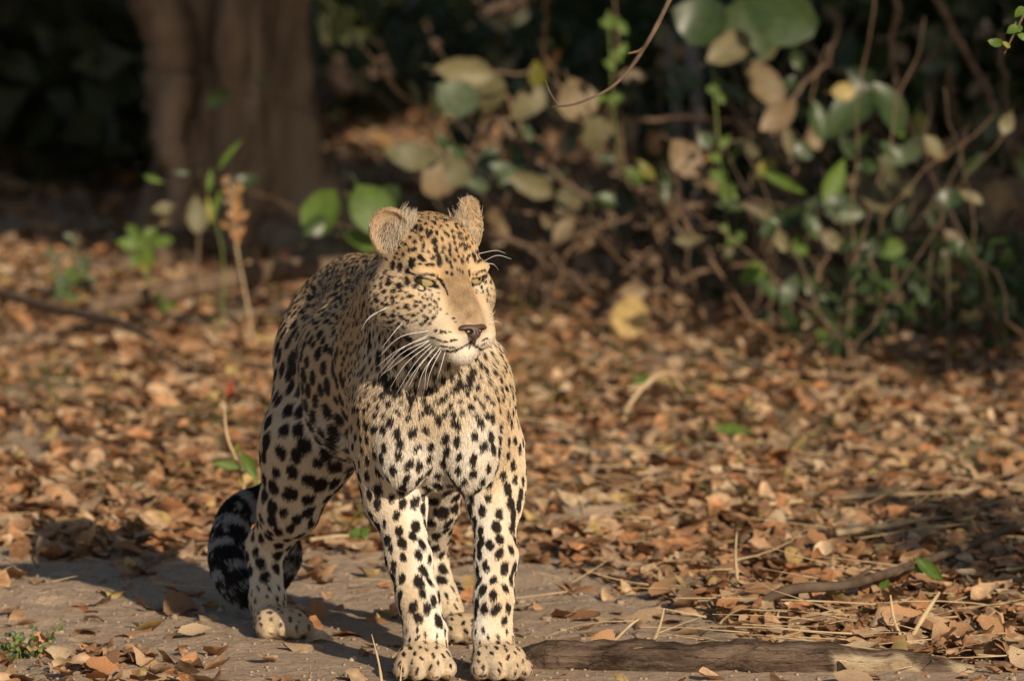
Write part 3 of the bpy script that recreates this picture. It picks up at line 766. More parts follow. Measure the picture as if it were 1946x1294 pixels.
def leaf_mat(name, col, var=.25, trans=.3, rough=.5, spec=.3, attr=False):
    m, nt, b = nodes_mat(name, rough, spec)
    tc = nt.nodes.new('ShaderNodeTexCoord').outputs['Object']; oi = nt.nodes.new('ShaderNodeObjectInfo')
    n = tex(nt, 'ShaderNodeTexNoise', 5.0, 5, tc); n2 = tex(nt, 'ShaderNodeTexNoise', 26.0, 3, tc)
    if attr:
        a = nt.nodes.new('ShaderNodeAttribute'); a.attribute_name = 'col'; base = a.outputs['Color']
        base = mix(nt, base, ramp(nt, tex(nt, 'ShaderNodeTexNoise', 55, 4, tc).outputs[0], [(.3, (.5, .46, .42)), (.7, (1.2, 1.2, 1.2))]), 1.0, 'MULTIPLY')
    else:
        dk = tuple(v * (1 - var) for v in col); lt = tuple(min(.9, v * (1 + var)) for v in col)
        base = ramp(nt, n.outputs[0], [(.32, dk), (.68, lt)])
        base = mix(nt, base, ramp(nt, oi.outputs['Random'], [(0, (.72, .75, .66)), (1, (1.18, 1.12, 1.1))]), 1.0, 'MULTIPLY')
        base = mix(nt, base, (.22, .15, .08), ramp(nt, n2.outputs[0], [(.62, (0, 0, 0)), (.70, (.6, .6, .6))]))
    nt.links.new(base, b.inputs['Base Color'])
    tr = nt.nodes.new('ShaderNodeBsdfTranslucent'); nt.links.new(base, tr.inputs[0])
    ms = nt.nodes.new('ShaderNodeMixShader'); ms.inputs[0].default_value = trans
    nt.links.new(b.outputs[0], ms.inputs[1]); nt.links.new(tr.outputs[0], ms.inputs[2]); nt.links.new(ms.outputs[0], nt.nodes['Material Output'].inputs[0])
    return m
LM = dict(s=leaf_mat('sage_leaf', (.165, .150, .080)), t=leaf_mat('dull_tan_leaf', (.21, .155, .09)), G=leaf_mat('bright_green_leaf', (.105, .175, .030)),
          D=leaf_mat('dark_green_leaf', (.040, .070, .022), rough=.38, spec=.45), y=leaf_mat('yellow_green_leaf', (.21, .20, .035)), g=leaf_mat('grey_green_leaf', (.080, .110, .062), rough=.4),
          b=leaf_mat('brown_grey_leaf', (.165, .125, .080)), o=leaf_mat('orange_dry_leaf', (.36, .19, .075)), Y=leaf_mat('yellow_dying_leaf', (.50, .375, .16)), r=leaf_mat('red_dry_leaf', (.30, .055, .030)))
_lm = {}
def live_leaf(parent, px, py, L, Wd, ang, code, Y, shape='r', tilt=None, name='leaf', under=None):
    prof = dict(r=ROUND, o=OVATE, b=OBOV, l=LANCE)[shape]; v = random.randint(0, 2); key = (code, shape, v)
    if key not in _lm: _lm[key] = leaf_mesh('leaf', LM[code], prof, curl=(-.12, .18, .3)[v], fold=(.10, .16, .05)[v], wave=.012, seed=hash(shape) % 99 + v)
    o = bpy.data.objects.new(name, _lm[key]); COL.objects.link(o)
    c = at(px, py, Y); m = (Y - CAMY) / FPX; a = math.radians(ang)
    X = Vector((math.cos(a), random.uniform(-.35, .35), -math.sin(a))).normalized()
    n = Vector((random.uniform(-.35, .45), -1, random.uniform(.0, .6))) if tilt is None else Vector(tilt)
    n = (n - X * n.dot(X)).normalized(); Yv = n.cross(X)
    M = Matrix((X, Yv, n)).transposed().to_4x4() @ Matrix.Diagonal((L * m, Wd * m, L * m, 1)); M.translation = c
    o.parent = under or parent; o.matrix_parent_inverse = Matrix.Translation(-parent.location); o.matrix_basis = M
    return o
m_bark, nt, b = nodes_mat('twig_bark', .9, .1)
tc = nt.nodes.new('ShaderNodeTexCoord').outputs['Object']; oi = nt.nodes.new('ShaderNodeObjectInfo')
n1 = tex(nt, 'ShaderNodeTexNoise', 30, 6, tc); c = ramp(nt, n1.outputs[0], [(.3, (.105, .070, .045)), (.7, (.225, .165, .115))])
c = mix(nt, c, ramp(nt, oi.outputs['Random'], [(0, (.6, .6, .62)), (1, (1.15, 1.05, .95))]), 1.0, 'MULTIPLY'); nt.links.new(c, b.inputs['Base Color']); bump(nt, b, n1.outputs[0], .004)
m_greystem, nt, b = nodes_mat('grey_stem_bark', .9, .1)
tc = nt.nodes.new('ShaderNodeTexCoord').outputs['Object']; n1 = tex(nt, 'ShaderNodeTexNoise', 22, 6, tc); nt.links.new(ramp(nt, n1.outputs[0], [(.3, (.09, .085, .08)), (.7, (.19, .18, .17))]), b.inputs['Base Color']); bump(nt, b, n1.outputs[0], .004)
m_green, nt, b = nodes_mat('green_stem', .6, .3); b.inputs['Base Color'].default_value = (.11, .14, .035, 1)
m_straw, nt, b = nodes_mat('dry_straw', .7, .2)
oi = nt.nodes.new('ShaderNodeObjectInfo'); tc = nt.nodes.new('ShaderNodeTexCoord').outputs['Object']; n1 = tex(nt, 'ShaderNodeTexNoise', 14, 4, tc)
nt.links.new(ramp(nt, n1.outputs[0], [(.3, (.33, .225, .12)), (.7, (.56, .44, .27))]), b.inputs['Base Color'])
def stem(parent, pts, r0, r1, mat=None, name='branch', ns=6, n=6, jit=.0):
    """pts: (px,py,Y) through which a woody stem runs; radii in metres"""
    P = np.array([A3(*p) for p in pts]); P = spline(P, n)
    if jit: P[1:-1] += RNG.normal(0, jit, (len(P) - 2, 3))
    V, F = tube_arrays(P, np.linspace(r0, r1, len(P)) * (1 + .10 * RNG.normal(0, 1, len(P))), ns)
    return link(name, np_mesh(name, V - np.array(parent.location), F), mat or m_bark, parent)

# ================================================================== LITTER
LIT = np.array([[.47, .285, .165], [.56, .41, .275], [.34, .18, .095], [.43, .335, .24], [.50, .25, .125], [.62, .51, .37], [.25, .145, .09], [.46, .36, .15], [.50, .335, .22]])
LITN = ['orange brown', 'pale tan', 'dark reddish brown', 'dull grey tan', 'bright orange', 'bleached cream', 'dark brown', 'yellowish', 'light brown']
def density(x, y):
    """how much of the soil is hidden by fallen leaves"""
    px, py, _ = project(np.stack([x, y, np.zeros_like(x)], -1))
    e = fbm(np.stack([x * 2.1, y * 1.1, 0 * x], -1), 33, 3) * 45
    edge = np.interp(px, [-200, 150, 420, 620, 830, 990, 1250, 1420, 2200], [1075, 1075, 1030, 1030, 1050, 1040, 1150, 1215, 1320])
    d = np.clip((edge + e - py) / 50, 0, 1)
    d = np.maximum(d, .38 * np.clip((py + e * .6 - 1225) / 30, 0, 1) * np.clip((430 - px) / 60, 0, 1))
    d = np.where(py > 1300, np.maximum(d, .12), d); d = d * np.clip(.95 + .75 * fbm(np.stack([x * 3.3, y * 1.7, 0 * x], -1), 35, 2), .12, 1)
    d = np.maximum(d, .05)
    bare = np.exp(-((px - 1110) / 105) ** 2 - ((py - 965) / 40) ** 2); d = d * np.clip(1 - 1.3 * bare, .08, 1)
    return d * np.where(px > 1850, .95, 1)
NL = 43000
yy = np.concatenate([RNG.uniform(-.15, 3, 17500), RNG.uniform(3, 8.0, 16000), RNG.uniform(8.0, 16, 9500)])
xx = RNG.uniform(-1, 1, NL) * (1.02 * (yy - CAMY) * W0 / 2 / FPX + .12)
ys = RNG.uniform(-1.2, 16, 15000); xs = RNG.choice([-1, 1], 15000) * ((ys - CAMY) * W0 / 2 / FPX + .05 + 2.6 * RNG.random(15000) ** 1.6)      # the litter goes on beside the picture
xx = np.r_[xx, xs]; yy = np.r_[yy, ys]; NL = len(xx)
keep = RNG.random(NL) < density(xx, yy); xx, yy = xx[keep], yy[keep]; NL = len(xx)
def fallen_variants():
    out = []
    for k in range(12):
        r = np.random.default_rng(100 + k); prof = [OVATE, ROUND, LANCE, OBOV][k % 4]; nx = 7; x = np.linspace(0, 1, nx + 1)
        wx = np.interp(x, np.linspace(0, 1, 7), prof) * (1 + r.normal(0, .09, nx + 1)); V = []
        cu = r.uniform(-.9, .9); tw = r.uniform(-.8, .8); roll = r.uniform(.1, .9) * r.choice([-1, 1])
        for i, t in enumerate(x):
            for s in (-1, 0, 1):
                yv = s * wx[i] * .30; zv = cu * (t - .5) ** 2 + roll * .35 * (s * wx[i]) ** 2 * .6 + tw * (t - .5) * yv + r.normal(0, .022)
                V.append((t - .5, yv, zv))
        F = [(i * 3 + j, i * 3 + 3 + j, i * 3 + 4 + j, i * 3 + 1 + j) for i in range(nx) for j in (0, 1)]
        out.append((np.array(V), np.array(F)))
    return out
FV = fallen_variants()
size = np.where(RNG.random(NL) < .45, RNG.uniform(.012, .036, NL), RNG.uniform(.034, .070, NL)) * np.where(RNG.random(NL) < .03, 1.4, 1) * np.where(yy > 8, 1.25, 1)
rz = RNG.uniform(0, 6.283, NL); rx = RNG.normal(0, .31, NL); ry = RNG.normal(0, .28, NL); var = RNG.integers(0, len(FV), NL)
up = RNG.uniform(.004, .030, NL) * np.clip(density(xx, yy) * 1.3, .15, 1); zz = gz(xx, yy) + up + np.abs(np.sin(rx)) * size * .12
ci = RNG.choice(len(LIT), NL, p=[.2, .16, .12, .10, .11, .08, .10, .05, .08]); LIT = (LIT * .82 + np.array([.46, .32, .18]) * .18) * [.97, .90, .82]; lc = LIT[ci] * RNG.uniform(.72, 1.15, (NL, 1))
px, py, dp = project(np.stack([xx, yy, zz], -1))
inview = (px > 0) & (px < W0) & (py > 0) & (py < H0 + 5)
big = np.argsort(-np.where(inview & (yy < 3.2), size / dp, 0))
SINGLE = set(big[:290].tolist())
m_litter = leaf_mat('fallen_leaf', (1, 1, 1), trans=.12, rough=.75, spec=.15, attr=True)
cz, sz_, cx_, sx_, cy_, sy_ = np.cos(rz), np.sin(rz), np.cos(rx), np.sin(rx), np.cos(ry), np.sin(ry)
def rot(i): return (Matrix.Rotation(rz[i], 3, 'Z') @ Matrix.Rotation(ry[i], 3, 'Y') @ Matrix.Rotation(rx[i], 3, 'X'))
Vs, Fs, Cs, nv = [], [], [], 0; single_me = {}
for i in range(NL):
    V, F = FV[var[i]]
    if i in SINGLE:
        k = (int(var[i]), int(ci[i]))
        if k not in single_me:
            me = np_mesh('fallen_leaf', V, F); set_col(me, 'col', np.tile(LIT[ci[i]], (len(V), 1))); me.materials.append(m_litter); single_me[k] = me
        o = bpy.data.objects.new('fallen_leaf', single_me[k]); COL.objects.link(o)
        M = rot(i).to_4x4() @ Matrix.Scale(size[i], 4); M.translation = (xx[i], yy[i], zz[i]); o.matrix_world = M
        zn = 'by the bottom left weed' if px[i] < 430 and py[i] > 1180 else 'in the shadow left of the leopard' if px[i] < 430 else 'under the leopard' if px[i] < 1000 else 'on the soil beside the log' if py[i] > 1180 else 'on the litter right of the leopard' if px[i] < 1400 else 'among the straw at the right'
        tag(o, LITN[ci[i]] + ' dry leaf lying curled ' + zn, 'leaf', 'fallen leaves on the ground')
        continue
    R = np.array(rot(i)); Vs.append((V * size[i]) @ R.T + (xx[i], yy[i], zz[i])); Fs.append(F + nv); nv += len(V); Cs.append(np.tile(lc[i], (len(V), 1)))
me = np_mesh('leaf_litter', np.vstack(Vs), np.vstack(Fs)); set_col(me, 'col', np.vstack(Cs))
tag(link('leaf_litter', me, m_litter), 'carpet of dry orange and brown fallen leaves covering the ground', 'leaf litter', kind='stuff')

# blades: thin bent ribbons with a fold
def blades(name, specs, mat, ns=3):
    Vs, Fs, nv = [], [], 0
    for (p, d, L, w, bend, sd) in specs:
        n = 5; t = np.linspace(0, 1, n); d = np.array(d) / np.linalg.norm(d)
        P = np.array(p) + np.outer(t, d) * L + np.outer(t * t, np.array(bend)) * L
        V, F = tube_arrays(P, w * (1 - .85 * t) + .0002, ns, cap=False); Vs.append(V); Fs.append(F[0] + nv); nv += len(V)
    return np_mesh(name, np.vstack(Vs), np.vstack(Fs))
sp = []
for i in range(430):                                           # straw, mostly at the right
    px_, py_ = RNG.uniform(1150, 2000), RNG.uniform(880, 1270)
    if RNG.random() > np.clip((px_ - 1050) / 600, .1, 1): continue
    g = gnd(px_, py_); p = (g.x, g.y, float(gz(g.x, g.y)) + RNG.uniform(.008, .035)); a = RNG.normal(.25, .6) + (math.pi if RNG.random() < .4 else 0)
    sp.append((p, (math.cos(a), math.sin(a) * .8, RNG.normal(.03, .10)), RNG.uniform(.06, .30), RNG.uniform(.0009, .0022), (RNG.normal(0, .15), RNG.normal(0, .2), RNG.normal(-.03, .08)), 0))
for i in range(200):
    px_, py_ = RNG.uniform(-60, 2000), RNG.uniform(640, 1150); g = gnd(px_, py_); p = (g.x, g.y, float(gz(g.x, g.y)) + .02); a = RNG.uniform(0, 6.28)
    sp.append((p, (math.cos(a), math.sin(a), RNG.normal(.1, .15)), RNG.uniform(.05, .2), RNG.uniform(.0009, .002), (RNG.normal(0, .15), RNG.normal(0, .2), RNG.normal(-.05, .1)), 0))
tag(link('dry_grass', blades('dry_grass', sp, m_straw), m_straw), 'scattered pale dry grass straw lying over the fallen leaves', 'dry grass', kind='stuff')
sp = []
for (cx0, cy0, n, s_) in [(560, 900, 0, 0), (690, 1010, 16, 45), (460, 830, 26, 60), (1010, 800, 26, 60), (1090, 720, 30, 70), (1300, 760, 24, 80), (1040, 640, 16, 50), (240, 940, 14, 40), (200, 780, 20, 90), (60, 760, 14, 60), (1470, 840, 20, 90),
                          (1900, 900, 22, 60), (1700, 860, 16, 90), (1480, 1000, 12, 80), (640, 590, 10, 40), (1250, 930, 14, 90), (1790, 760, 20, 100), (1520, 700, 20, 100), (330, 960, 10, 60), (880, 720, 12, 60), (430, 640, 14, 60), (1260, 880, 14, 120)]:
    for i in range(int(n * 1.6)):
        g = gnd(cx0 + RNG.normal(0, s_), cy0 + RNG.normal(0, s_ * .3)); a = RNG.uniform(0, 6.28); q = RNG.uniform(.15, .9)
        sp.append(((g.x, g.y, float(gz(g.x, g.y)) + .005), (math.cos(a) * q, math.sin(a) * q, 1), RNG.uniform(.03, .10), RNG.uniform(.0008, .0018), (math.cos(a) * .35, math.sin(a) * .35, -.25), 0))
m_grass = leaf_mat('grass_blade', (.13, .16, .04), trans=.2)
tag(link('green_grass', blades('green_grass', sp, m_grass), m_grass), 'thin green grass blades sprouting through the leaf litter', 'grass', kind='stuff')

# crumbs of earth and leaf bits on the trodden soil
def crumbs(n, seed):
    r = np.random.default_rng(seed); base = np.array([[x, y, z] for x in (-1, 1) for y in (-1, 1) for z in (-1, 1)], float)
    Fq = np.array([[0, 1, 3, 2], [4, 6, 7, 5], [0, 4, 5, 1], [2, 3, 7, 6], [0, 2, 6, 4], [1, 5, 7, 3]]); Vs, Fs, k = [], [], 0
    px, py = r.uniform(-20, 1966, n), r.uniform(1030, 1310, n)
    for i in range(n):
        g = gnd(px[i], py[i])
        s = r.uniform(.0008, .0030) * (2.4 if r.random() < .05 else 1); V = base * s * r.uniform(.5, 1.1, (8, 3)); a = r.uniform(0, 6.28)
        V = V @ np.array([[math.cos(a), -math.sin(a), 0], [math.sin(a), math.cos(a), 0], [0, 0, 1]]).T; Vs.append(V + [g.x, g.y, 0]); Fs.append(Fq + k); k += 8
    V = np.vstack(Vs); c = V.reshape(-1, 8, 3).mean(1); V[:, 2] += np.repeat(gz(c[:, 0], c[:, 1]), 8) + .001
    return np_mesh('soil_crumbs', V, np.vstack(Fs))
tag(link('soil_crumbs', crumbs(2000, 3), m_soil), 'small crumbs of dry earth strewn over the bare soil', 'soil crumbs', kind='stuff')
# ================================================================== BIG TREE
m_trunk, nt, b = nodes_mat('tree_bark', .92, .1)
tc = nt.nodes.new('ShaderNodeTexCoord').outputs['Object']; mp = nt.nodes.new('ShaderNodeMapping'); mp.inputs['Scale'].default_value = (1, 1, .28); nt.links.new(tc, mp.inputs[0])
n1 = tex(nt, 'ShaderNodeTexNoise', 9, 8, mp.outputs[0], Roughness=.65); n2 = tex(nt, 'ShaderNodeTexNoise', 2.6, 4, mp.outputs[0])
c = ramp(nt, n1.outputs[0], [(.34, (.06, .038, .026)), (.50, (.26, .170, .105)), (.66, (.46, .32, .21))])
c = mix(nt, c, ramp(nt, n2.outputs[0], [(.44, (.03, .026, .024)), (.54, (.30, .20, .125))]), .5); nt.links.new(c, b.inputs['Base Color']); bump(nt, b, n1.outputs[0], .05)
def loft(rings):
    V = np.vstack(rings); n = len(rings[0]); m = len(rings)
    i = np.arange(m - 1)[:, None] * n; j = np.arange(n)[None]
    return V, np.stack([i + j, i + (j + 1) % n, i + n + (j + 1) % n, i + n + j], -1).reshape(-1, 4)
TY = 7.6
tb = at(452, 480, TY); tb.z = -.06
def big_tree():
    root = empty('tree', (tb.x, TY, 0)); tag(root, 'large tree with a fluted brown trunk flaring into roots, behind the leopard', 'tree')
    n = 72; th = np.linspace(0, 2 * math.pi, n, endpoint=False); rings = []
    for z in np.r_[np.linspace(-.06, 1.0, 34), np.linspace(1.15, 4.6, 16)]:
        fl = math.exp(-max(z, 0) / .20); k = 1 / (1 + max(z - 1.0, 0) * .1)
        r = (.128 + .125 * fl) * k
        rr = r * (1 + (.14 + .24 * fl) * np.cos(5 * th + .9 + z * .5) + .07 * np.cos(9 * th + 2 + z) + .05 * np.cos(3 * th - z * 1.3))
        P = np.stack([np.cos(th) * 3, np.sin(th) * 3, np.full(n, z * 4)], -1); rr = rr + .034 * fbm(P, 41, 3) + .020 * fbm(P * 3, 44, 2)
        rings.append(np.stack([np.cos(th) * rr + .03 * z - .02, np.sin(th) * rr, np.full(n, z)], -1))
    V, F = loft(rings); trunk = link('trunk', np_mesh('trunk', V, F), m_trunk, root)
    for pts, r0, r1 in [([(330, 205, TY - .05), (330, 90, TY - .08), (285, -30, TY - .1), (180, -200, TY - .1), (0, -500, TY)], .075, .04), ([(345, 330, TY - .16), (318, 260, TY - .14), (338, 150, TY - .1)], .03, .05), ([(352, 500, TY - .2), (338, 420, TY - .18), (345, 330, TY - .14)], .045, .03)]:
        stem(root, pts, r0, r1, m_trunk, 'limb', 12, 6)
    for pts, r0, r1 in [([(390, 470, TY - .15), (330, 490, TY - .35), (250, 512, TY - .6), (150, 528, TY - .7)], .075, .03), ([(520, 460, TY - .15), (600, 490, TY - .35), (680, 505, TY - .5)], .07, .03), ([(600, 300, TY), (640, 400, TY - .05), (690, 480, TY - .1)], .035, .06)]:
        stem(root, pts, r0, r1, m_trunk, 'root', 10, 6).parent = trunk
    return root
TREE = big_tree()
# crowns: many leaf-sized faces spread through the crown's clumps
m_canopy = leaf_mat('canopy_leaf', (.055, .085, .025), trans=.25)
GAPS = [(at(690, 135, 10.7), .34), (at(850, 70, 11.1), .26), (gnd(660, 255), .40), (gnd(860, 300), .30), (at(1250, 430, 5.8), .22), (at(1030, 330, 5.8), .25), (at(1190, 600, 5.2), .25), (at(880, 160, 5.6), .12), (gnd(60, 560), .5), (gnd(1100, 640), .4)]
def leaf_cloud(name, parent, clumps, per, size, mat, seed, zmin=None):
    r = np.random.default_rng(seed); C = []
    for (c, R) in clumps:
        d = r.normal(0, 1, (per, 3)); d /= np.linalg.norm(d, axis=1)[:, None]; C.append(np.array(c) + d * (r.random((per, 1)) ** .5) * np.array(R))
    C = np.vstack(C)
    if zmin is not None: C = C[C[:, 2] > zmin]
    if mat is m_canopy:                       # leaves cut out along the sun rays so that chosen spots are lit
        sv = np.array(SUNV)
        for T_, r_ in GAPS:
            v = C - np.array(T_); tt_ = v @ sv; C = C[~((np.linalg.norm(v - tt_[:, None] * sv, axis=1) < r_ + .06) & (tt_ > .4))]
    n = len(C); L = r.uniform(.7, 1.3, n) * size
    X = r.normal(0, 1, (n, 3)); X /= np.linalg.norm(X, axis=1)[:, None]; N = r.normal(0, 1, (n, 3)) + [0, 0, .8]; Yv = np.cross(N, X); Yv /= np.linalg.norm(Yv, axis=1)[:, None]; Z = np.cross(X, Yv)
    V = np.stack([C - X * L[:, None] * .5, C + Yv * L[:, None] * .28 + Z * L[:, None] * .06, C + X * L[:, None] * .5, C - Yv * L[:, None] * .28 + Z * L[:, None] * .06], 1).reshape(-1, 3)
    F = np.arange(n * 4).reshape(-1, 4)
    off_ = np.array(parent.location) if parent is not None else 0
    return link(name, np_mesh(name, V - off_, F, False), mat, parent)
def clumps(c, R, k, rr, seed):
    r = np.random.default_rng(seed); d = r.normal(0, 1, (k, 3)); d /= np.linalg.norm(d, axis=1)[:, None]
    return [(np.array(c) + q * np.array(R) * r.uniform(.25, .95), np.array(rr) * r.uniform(.7, 1.2)) for q in d]
tag(leaf_cloud('crown', TREE, clumps((tb.x - .3, TY + .8, 4.6), (3.6, 3.4, 1.8), 60, (.8, .8, .5), 1), 130, .22, m_canopy, 2), kind='stuff')
def shade_tree(x, y, c, R, k, per, seed, label, rr=(.7, .7, .45)):
    t = empty('tree', (x, y, 0)); tag(t, label, 'tree', 'shade trees standing outside the picture')
    P = np.array([(x, y, -.1), (x + .1, y + .05, 1.2), (c[0] * .4 + x * .6, c[1] * .4 + y * .6, c[2] * .7), c]); P = spline(P, 8)
    V, F = tube_arrays(P, np.linspace(.17, .05, len(P)), 12); link('trunk', np_mesh('trunk', V - np.array(t.location), F), m_trunk, t)
    tag(leaf_cloud('crown', t, clumps(c, R, k, rr, seed), per, .21, m_canopy, seed + 1, 1.9), kind='stuff')
SH_, SP_ = np.array([math.sin(SUN_AZ), -math.cos(SUN_AZ)]), np.array([math.cos(SUN_AZ), math.sin(SUN_AZ)])
def sp_pos(s, p): q = SH_ * s + SP_ * p; return float(q[0]), float(q[1])
for k, (s, p, z, R, kk, lab) in enumerate([(2.6, 3.5, 4.5, (1.95, 1.95, 1.8), 92, 'leafy tree right of the picture shading the bushes'), (2.8, 7.2, 5.0, (2.4, 2.4, 2.6), 80, 'taller leafy tree farther right shading the bushes behind'),
                                     (3.0, 10.8, 5.6, (2.6, 2.6, 2.8), 60, 'tall leafy tree far right shading the thicket'), (2.0, 5.2, 7.0, (2.6, 2.6, 1.9), 46, 'high spreading tree right of the picture over the others')]):
    x, y = sp_pos(s, p); shade_tree(x + .6, y + .4, (x, y, z), R, kk, 150, 60 + k * 3, lab)
for k, (x, y, z, R, lab) in enumerate([(3.4, 9.5, 4.0, (2.8, 2.6, 1.7), 'leafy tree growing behind the right hand bushes'), (-4.2, 10.5, 4.2, (2.8, 2.8, 1.9), 'leafy tree growing behind the left edge of the clearing'), (.4, 14.5, 4.2, (4, 3, 2.2), 'leafy tree growing far behind the big trunk')]):
    shade_tree(x, y + .5, (x, y, z), R, 44, 120, 90 + k * 3, lab)
x, y = sp_pos(2.8, 1.85); BS = empty('shrub', (x, y, 0)); tag(BS, 'sparse leafy shrub added out of view at the right to shade the ground', 'shrub')  # unseen shrub, added to dim the ground at the lower right
P = spline(np.array([(x, y, -.05), (x + .1, y, .7), (x, y + .1, 1.6)]), 6); V, F = tube_arrays(P, np.linspace(.04, .012, len(P)), 8); link('stem', np_mesh('stem', V - np.array(BS.location), F), m_bark, BS)
tag(leaf_cloud('foliage', BS, clumps((x, y, 1.35), (.75, .75, .6), 26, (.25, .25, .2), 131), 95, .10, m_canopy, 132, .3), kind='stuff')
x, y = sp_pos(2.7, 3.1); BS = empty('shrub', (x, y, 0)); tag(BS, 'taller sparse leafy shrub added out of view farther right to shade the litter', 'shrub')  # second unseen shrub, added to darken the litter farther back on the right
P = spline(np.array([(x, y, -.05), (x + .1, y, 1.0), (x, y + .1, 2.2)]), 6); V, F = tube_arrays(P, np.linspace(.05, .012, len(P)), 8); link('stem', np_mesh('stem', V - np.array(BS.location), F), m_bark, BS)
tag(leaf_cloud('foliage', BS, clumps((x, y, 2.05), (.85, .85, .5), 30, (.25, .25, .2), 141), 120, .10, m_canopy, 142, .8), kind='stuff')
# dark wood beyond
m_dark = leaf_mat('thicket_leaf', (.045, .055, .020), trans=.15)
cl = [(np.array((RNG.uniform(-4.5, 4.5), RNG.uniform(12.0, 19), RNG.uniform(.3, 3.2))), np.array((.7, .6, .5))) for _ in range(110)]
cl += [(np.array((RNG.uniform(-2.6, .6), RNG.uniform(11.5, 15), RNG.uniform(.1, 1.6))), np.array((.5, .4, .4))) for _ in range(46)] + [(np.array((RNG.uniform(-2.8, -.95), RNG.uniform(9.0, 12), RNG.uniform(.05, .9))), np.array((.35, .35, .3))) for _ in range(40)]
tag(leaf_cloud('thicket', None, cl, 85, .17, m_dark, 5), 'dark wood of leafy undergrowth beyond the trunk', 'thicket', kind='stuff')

# ================================================================== SHRUBS
def thing(name, px, py, Y, label, cat, group=None):
    g = at(px, py, Y); o = empty(name, (g.x, Y, float(gz(g.x, Y)))); tag(o, label, cat, group); return o
def leaves(parent, txt, Y, shape='r', jy=.25):
    for q in txt.split(';'):
        v = q.split(); live_leaf(parent, *map(float, v[:5]), v[5], Y + RNG.uniform(-jy, jy), v[6] if len(v) > 6 else shape)
def stems(parent, txt, Y, mat=None, jit=.0):
    for q in txt.split(';'):
        v = list(map(float, q.split())); n = (len(v) - 2) // 2; y0 = Y + RNG.uniform(-.25, .25); y1 = RNG.uniform(-.2, .2)
        stem(parent, [(v[2 + 2 * i], v[3 + 2 * i], y0 + y1 * i / max(1, n - 1)) for i in range(n)], v[0] * .00072, v[1] * .00072, mat, jit=jit)
S1 = thing('shrub', 1150, 560, 5.9, 'tangled shrub with dull sage round leaves and bare crossing twigs behind the leopard', 'shrub')
leaves(S1, """878 135 112 56 8 s;868 190 88 76 30 g;932 178 80 54 -70 s;1022 140 48 34 80 y;1003 195 88 52 -45 s;1094 190 84 78 70 t;1130 255 68 54 -60 s;1182 245 62 56 40 t;
780 298 108 52 10 s;832 337 76 70 70 t;866 325 64 50 50 s;1012 352 88 46 20 s;1080 380 54 52 70 s;945 325 60 32 0 g;925 300 55 30 -30 g;905 350 50 28 20 g;960 345 50 26 60 g;1180 318 62 22 0 t;1202 335 46 32 45 G;1228 325 48 20 50 y;
940 425 84 52 85 t;1000 250 40 20 60 g;1060 330 44 22 -20 g;870 290 40 24 30 D;985 300 50 30 100 D;840 270 40 26 60 D;1150 300 40 20 10 g;1040 420 36 20 45 t;1100 440 40 24 10 g;985 520 34 20 30 t;1050 470 38 20 -30 g;1300 300 84 60 50 t;1330 290 60 40 -40 o""".replace('\n', ''), 5.5)
stems(S1, """13 9 940 230 1010 290 1080 350 1150 400 1240 440;9 5 940 230 900 280 905 345;9 4 1042 -20 1030 80 1060 150;10 6 1000 420 1060 500 1130 560 1180 620;17 12 1275 375 1255 460 1248 560;18 13 1250 490 1180 560 1105 625;9 5 1000 470 1060 520 1130 560;12 7 930 440 1020 470 1120 440 1230 395;
9 6 1010 330 1100 370 1180 350 1270 370;7 4 820 140 930 140 1020 145;8 5 1050 150 1120 230 1180 330;8 5 1130 260 1090 340 1010 420;9 6 1200 230 1330 225 1440 240 1495 290;8 4 1495 290 1470 220 1440 180;7 4 1490 290 1500 330 1495 360;10 6 1180 560 1290 620 1330 700;7 4 1010 560 1040 470 1100 380;11 7 1240 440 1330 390 1400 360 1500 340;7 5 1080 520 1110 420 1080 340;8 5 940 520 1030 560 1120 600;9 6 1240 560 1330 520 1430 500;6 4 1130 450 1200 480 1260 520;6 3 960 180 1000 250 1060 300 1110 310;7 5 1020 600 1060 540 1080 480 1160 410;6 4 1180 520 1280 450 1370 420;6 4 900 350 980 400 1060 410 1140 470;8 6 1160 330 1240 380 1300 460 1320 560""".replace('\n', ''), 5.7, jit=.004)
stems(S1, '26 20 1300 40 1322 160 1326 330 1310 480;20 16 1270 60 1285 200 1292 330 1275 480', 6.6, m_greystem)
# random twigs through the tangle, rooted in the ground
for i in range(80):
    px0 = RNG.uniform(960, 1420); Y = RNG.uniform(6.0, 7.4); g = project(np.array([[0, Y, 0.]]))[1][0]
    x1, y1 = px0 + RNG.normal(0, 260), RNG.uniform(60, 480); mx, my = (px0 + x1) / 2 + RNG.normal(0, 50), (g + y1) / 2 + RNG.normal(0, 30)
    bq = stem(S1, [(px0, g + 10, Y), (mx, my, Y + RNG.normal(0, .15)), (x1, y1, Y + RNG.normal(0, .25))], RNG.uniform(.002, .0055), .0012, jit=.006)
    for j in range(1):
        t = RNG.uniform(.5, 1); live_leaf(S1, mx + (x1 - mx) * t + RNG.normal(0, 12), my + (y1 - my) * t + RNG.normal(0, 12), RNG.uniform(30, 60), RNG.uniform(18, 32), RNG.uniform(0, 180), random.choice('sgDDtob'), Y, 'o', under=bq)
tag(leaf_cloud('upper_foliage', S1, clumps((.5, 6.6, 1.75), (1.2, .8, .6), 30, (.35, .3, .25), 71), 60, .10, LM['D'], 72, 1.05), kind='stuff')

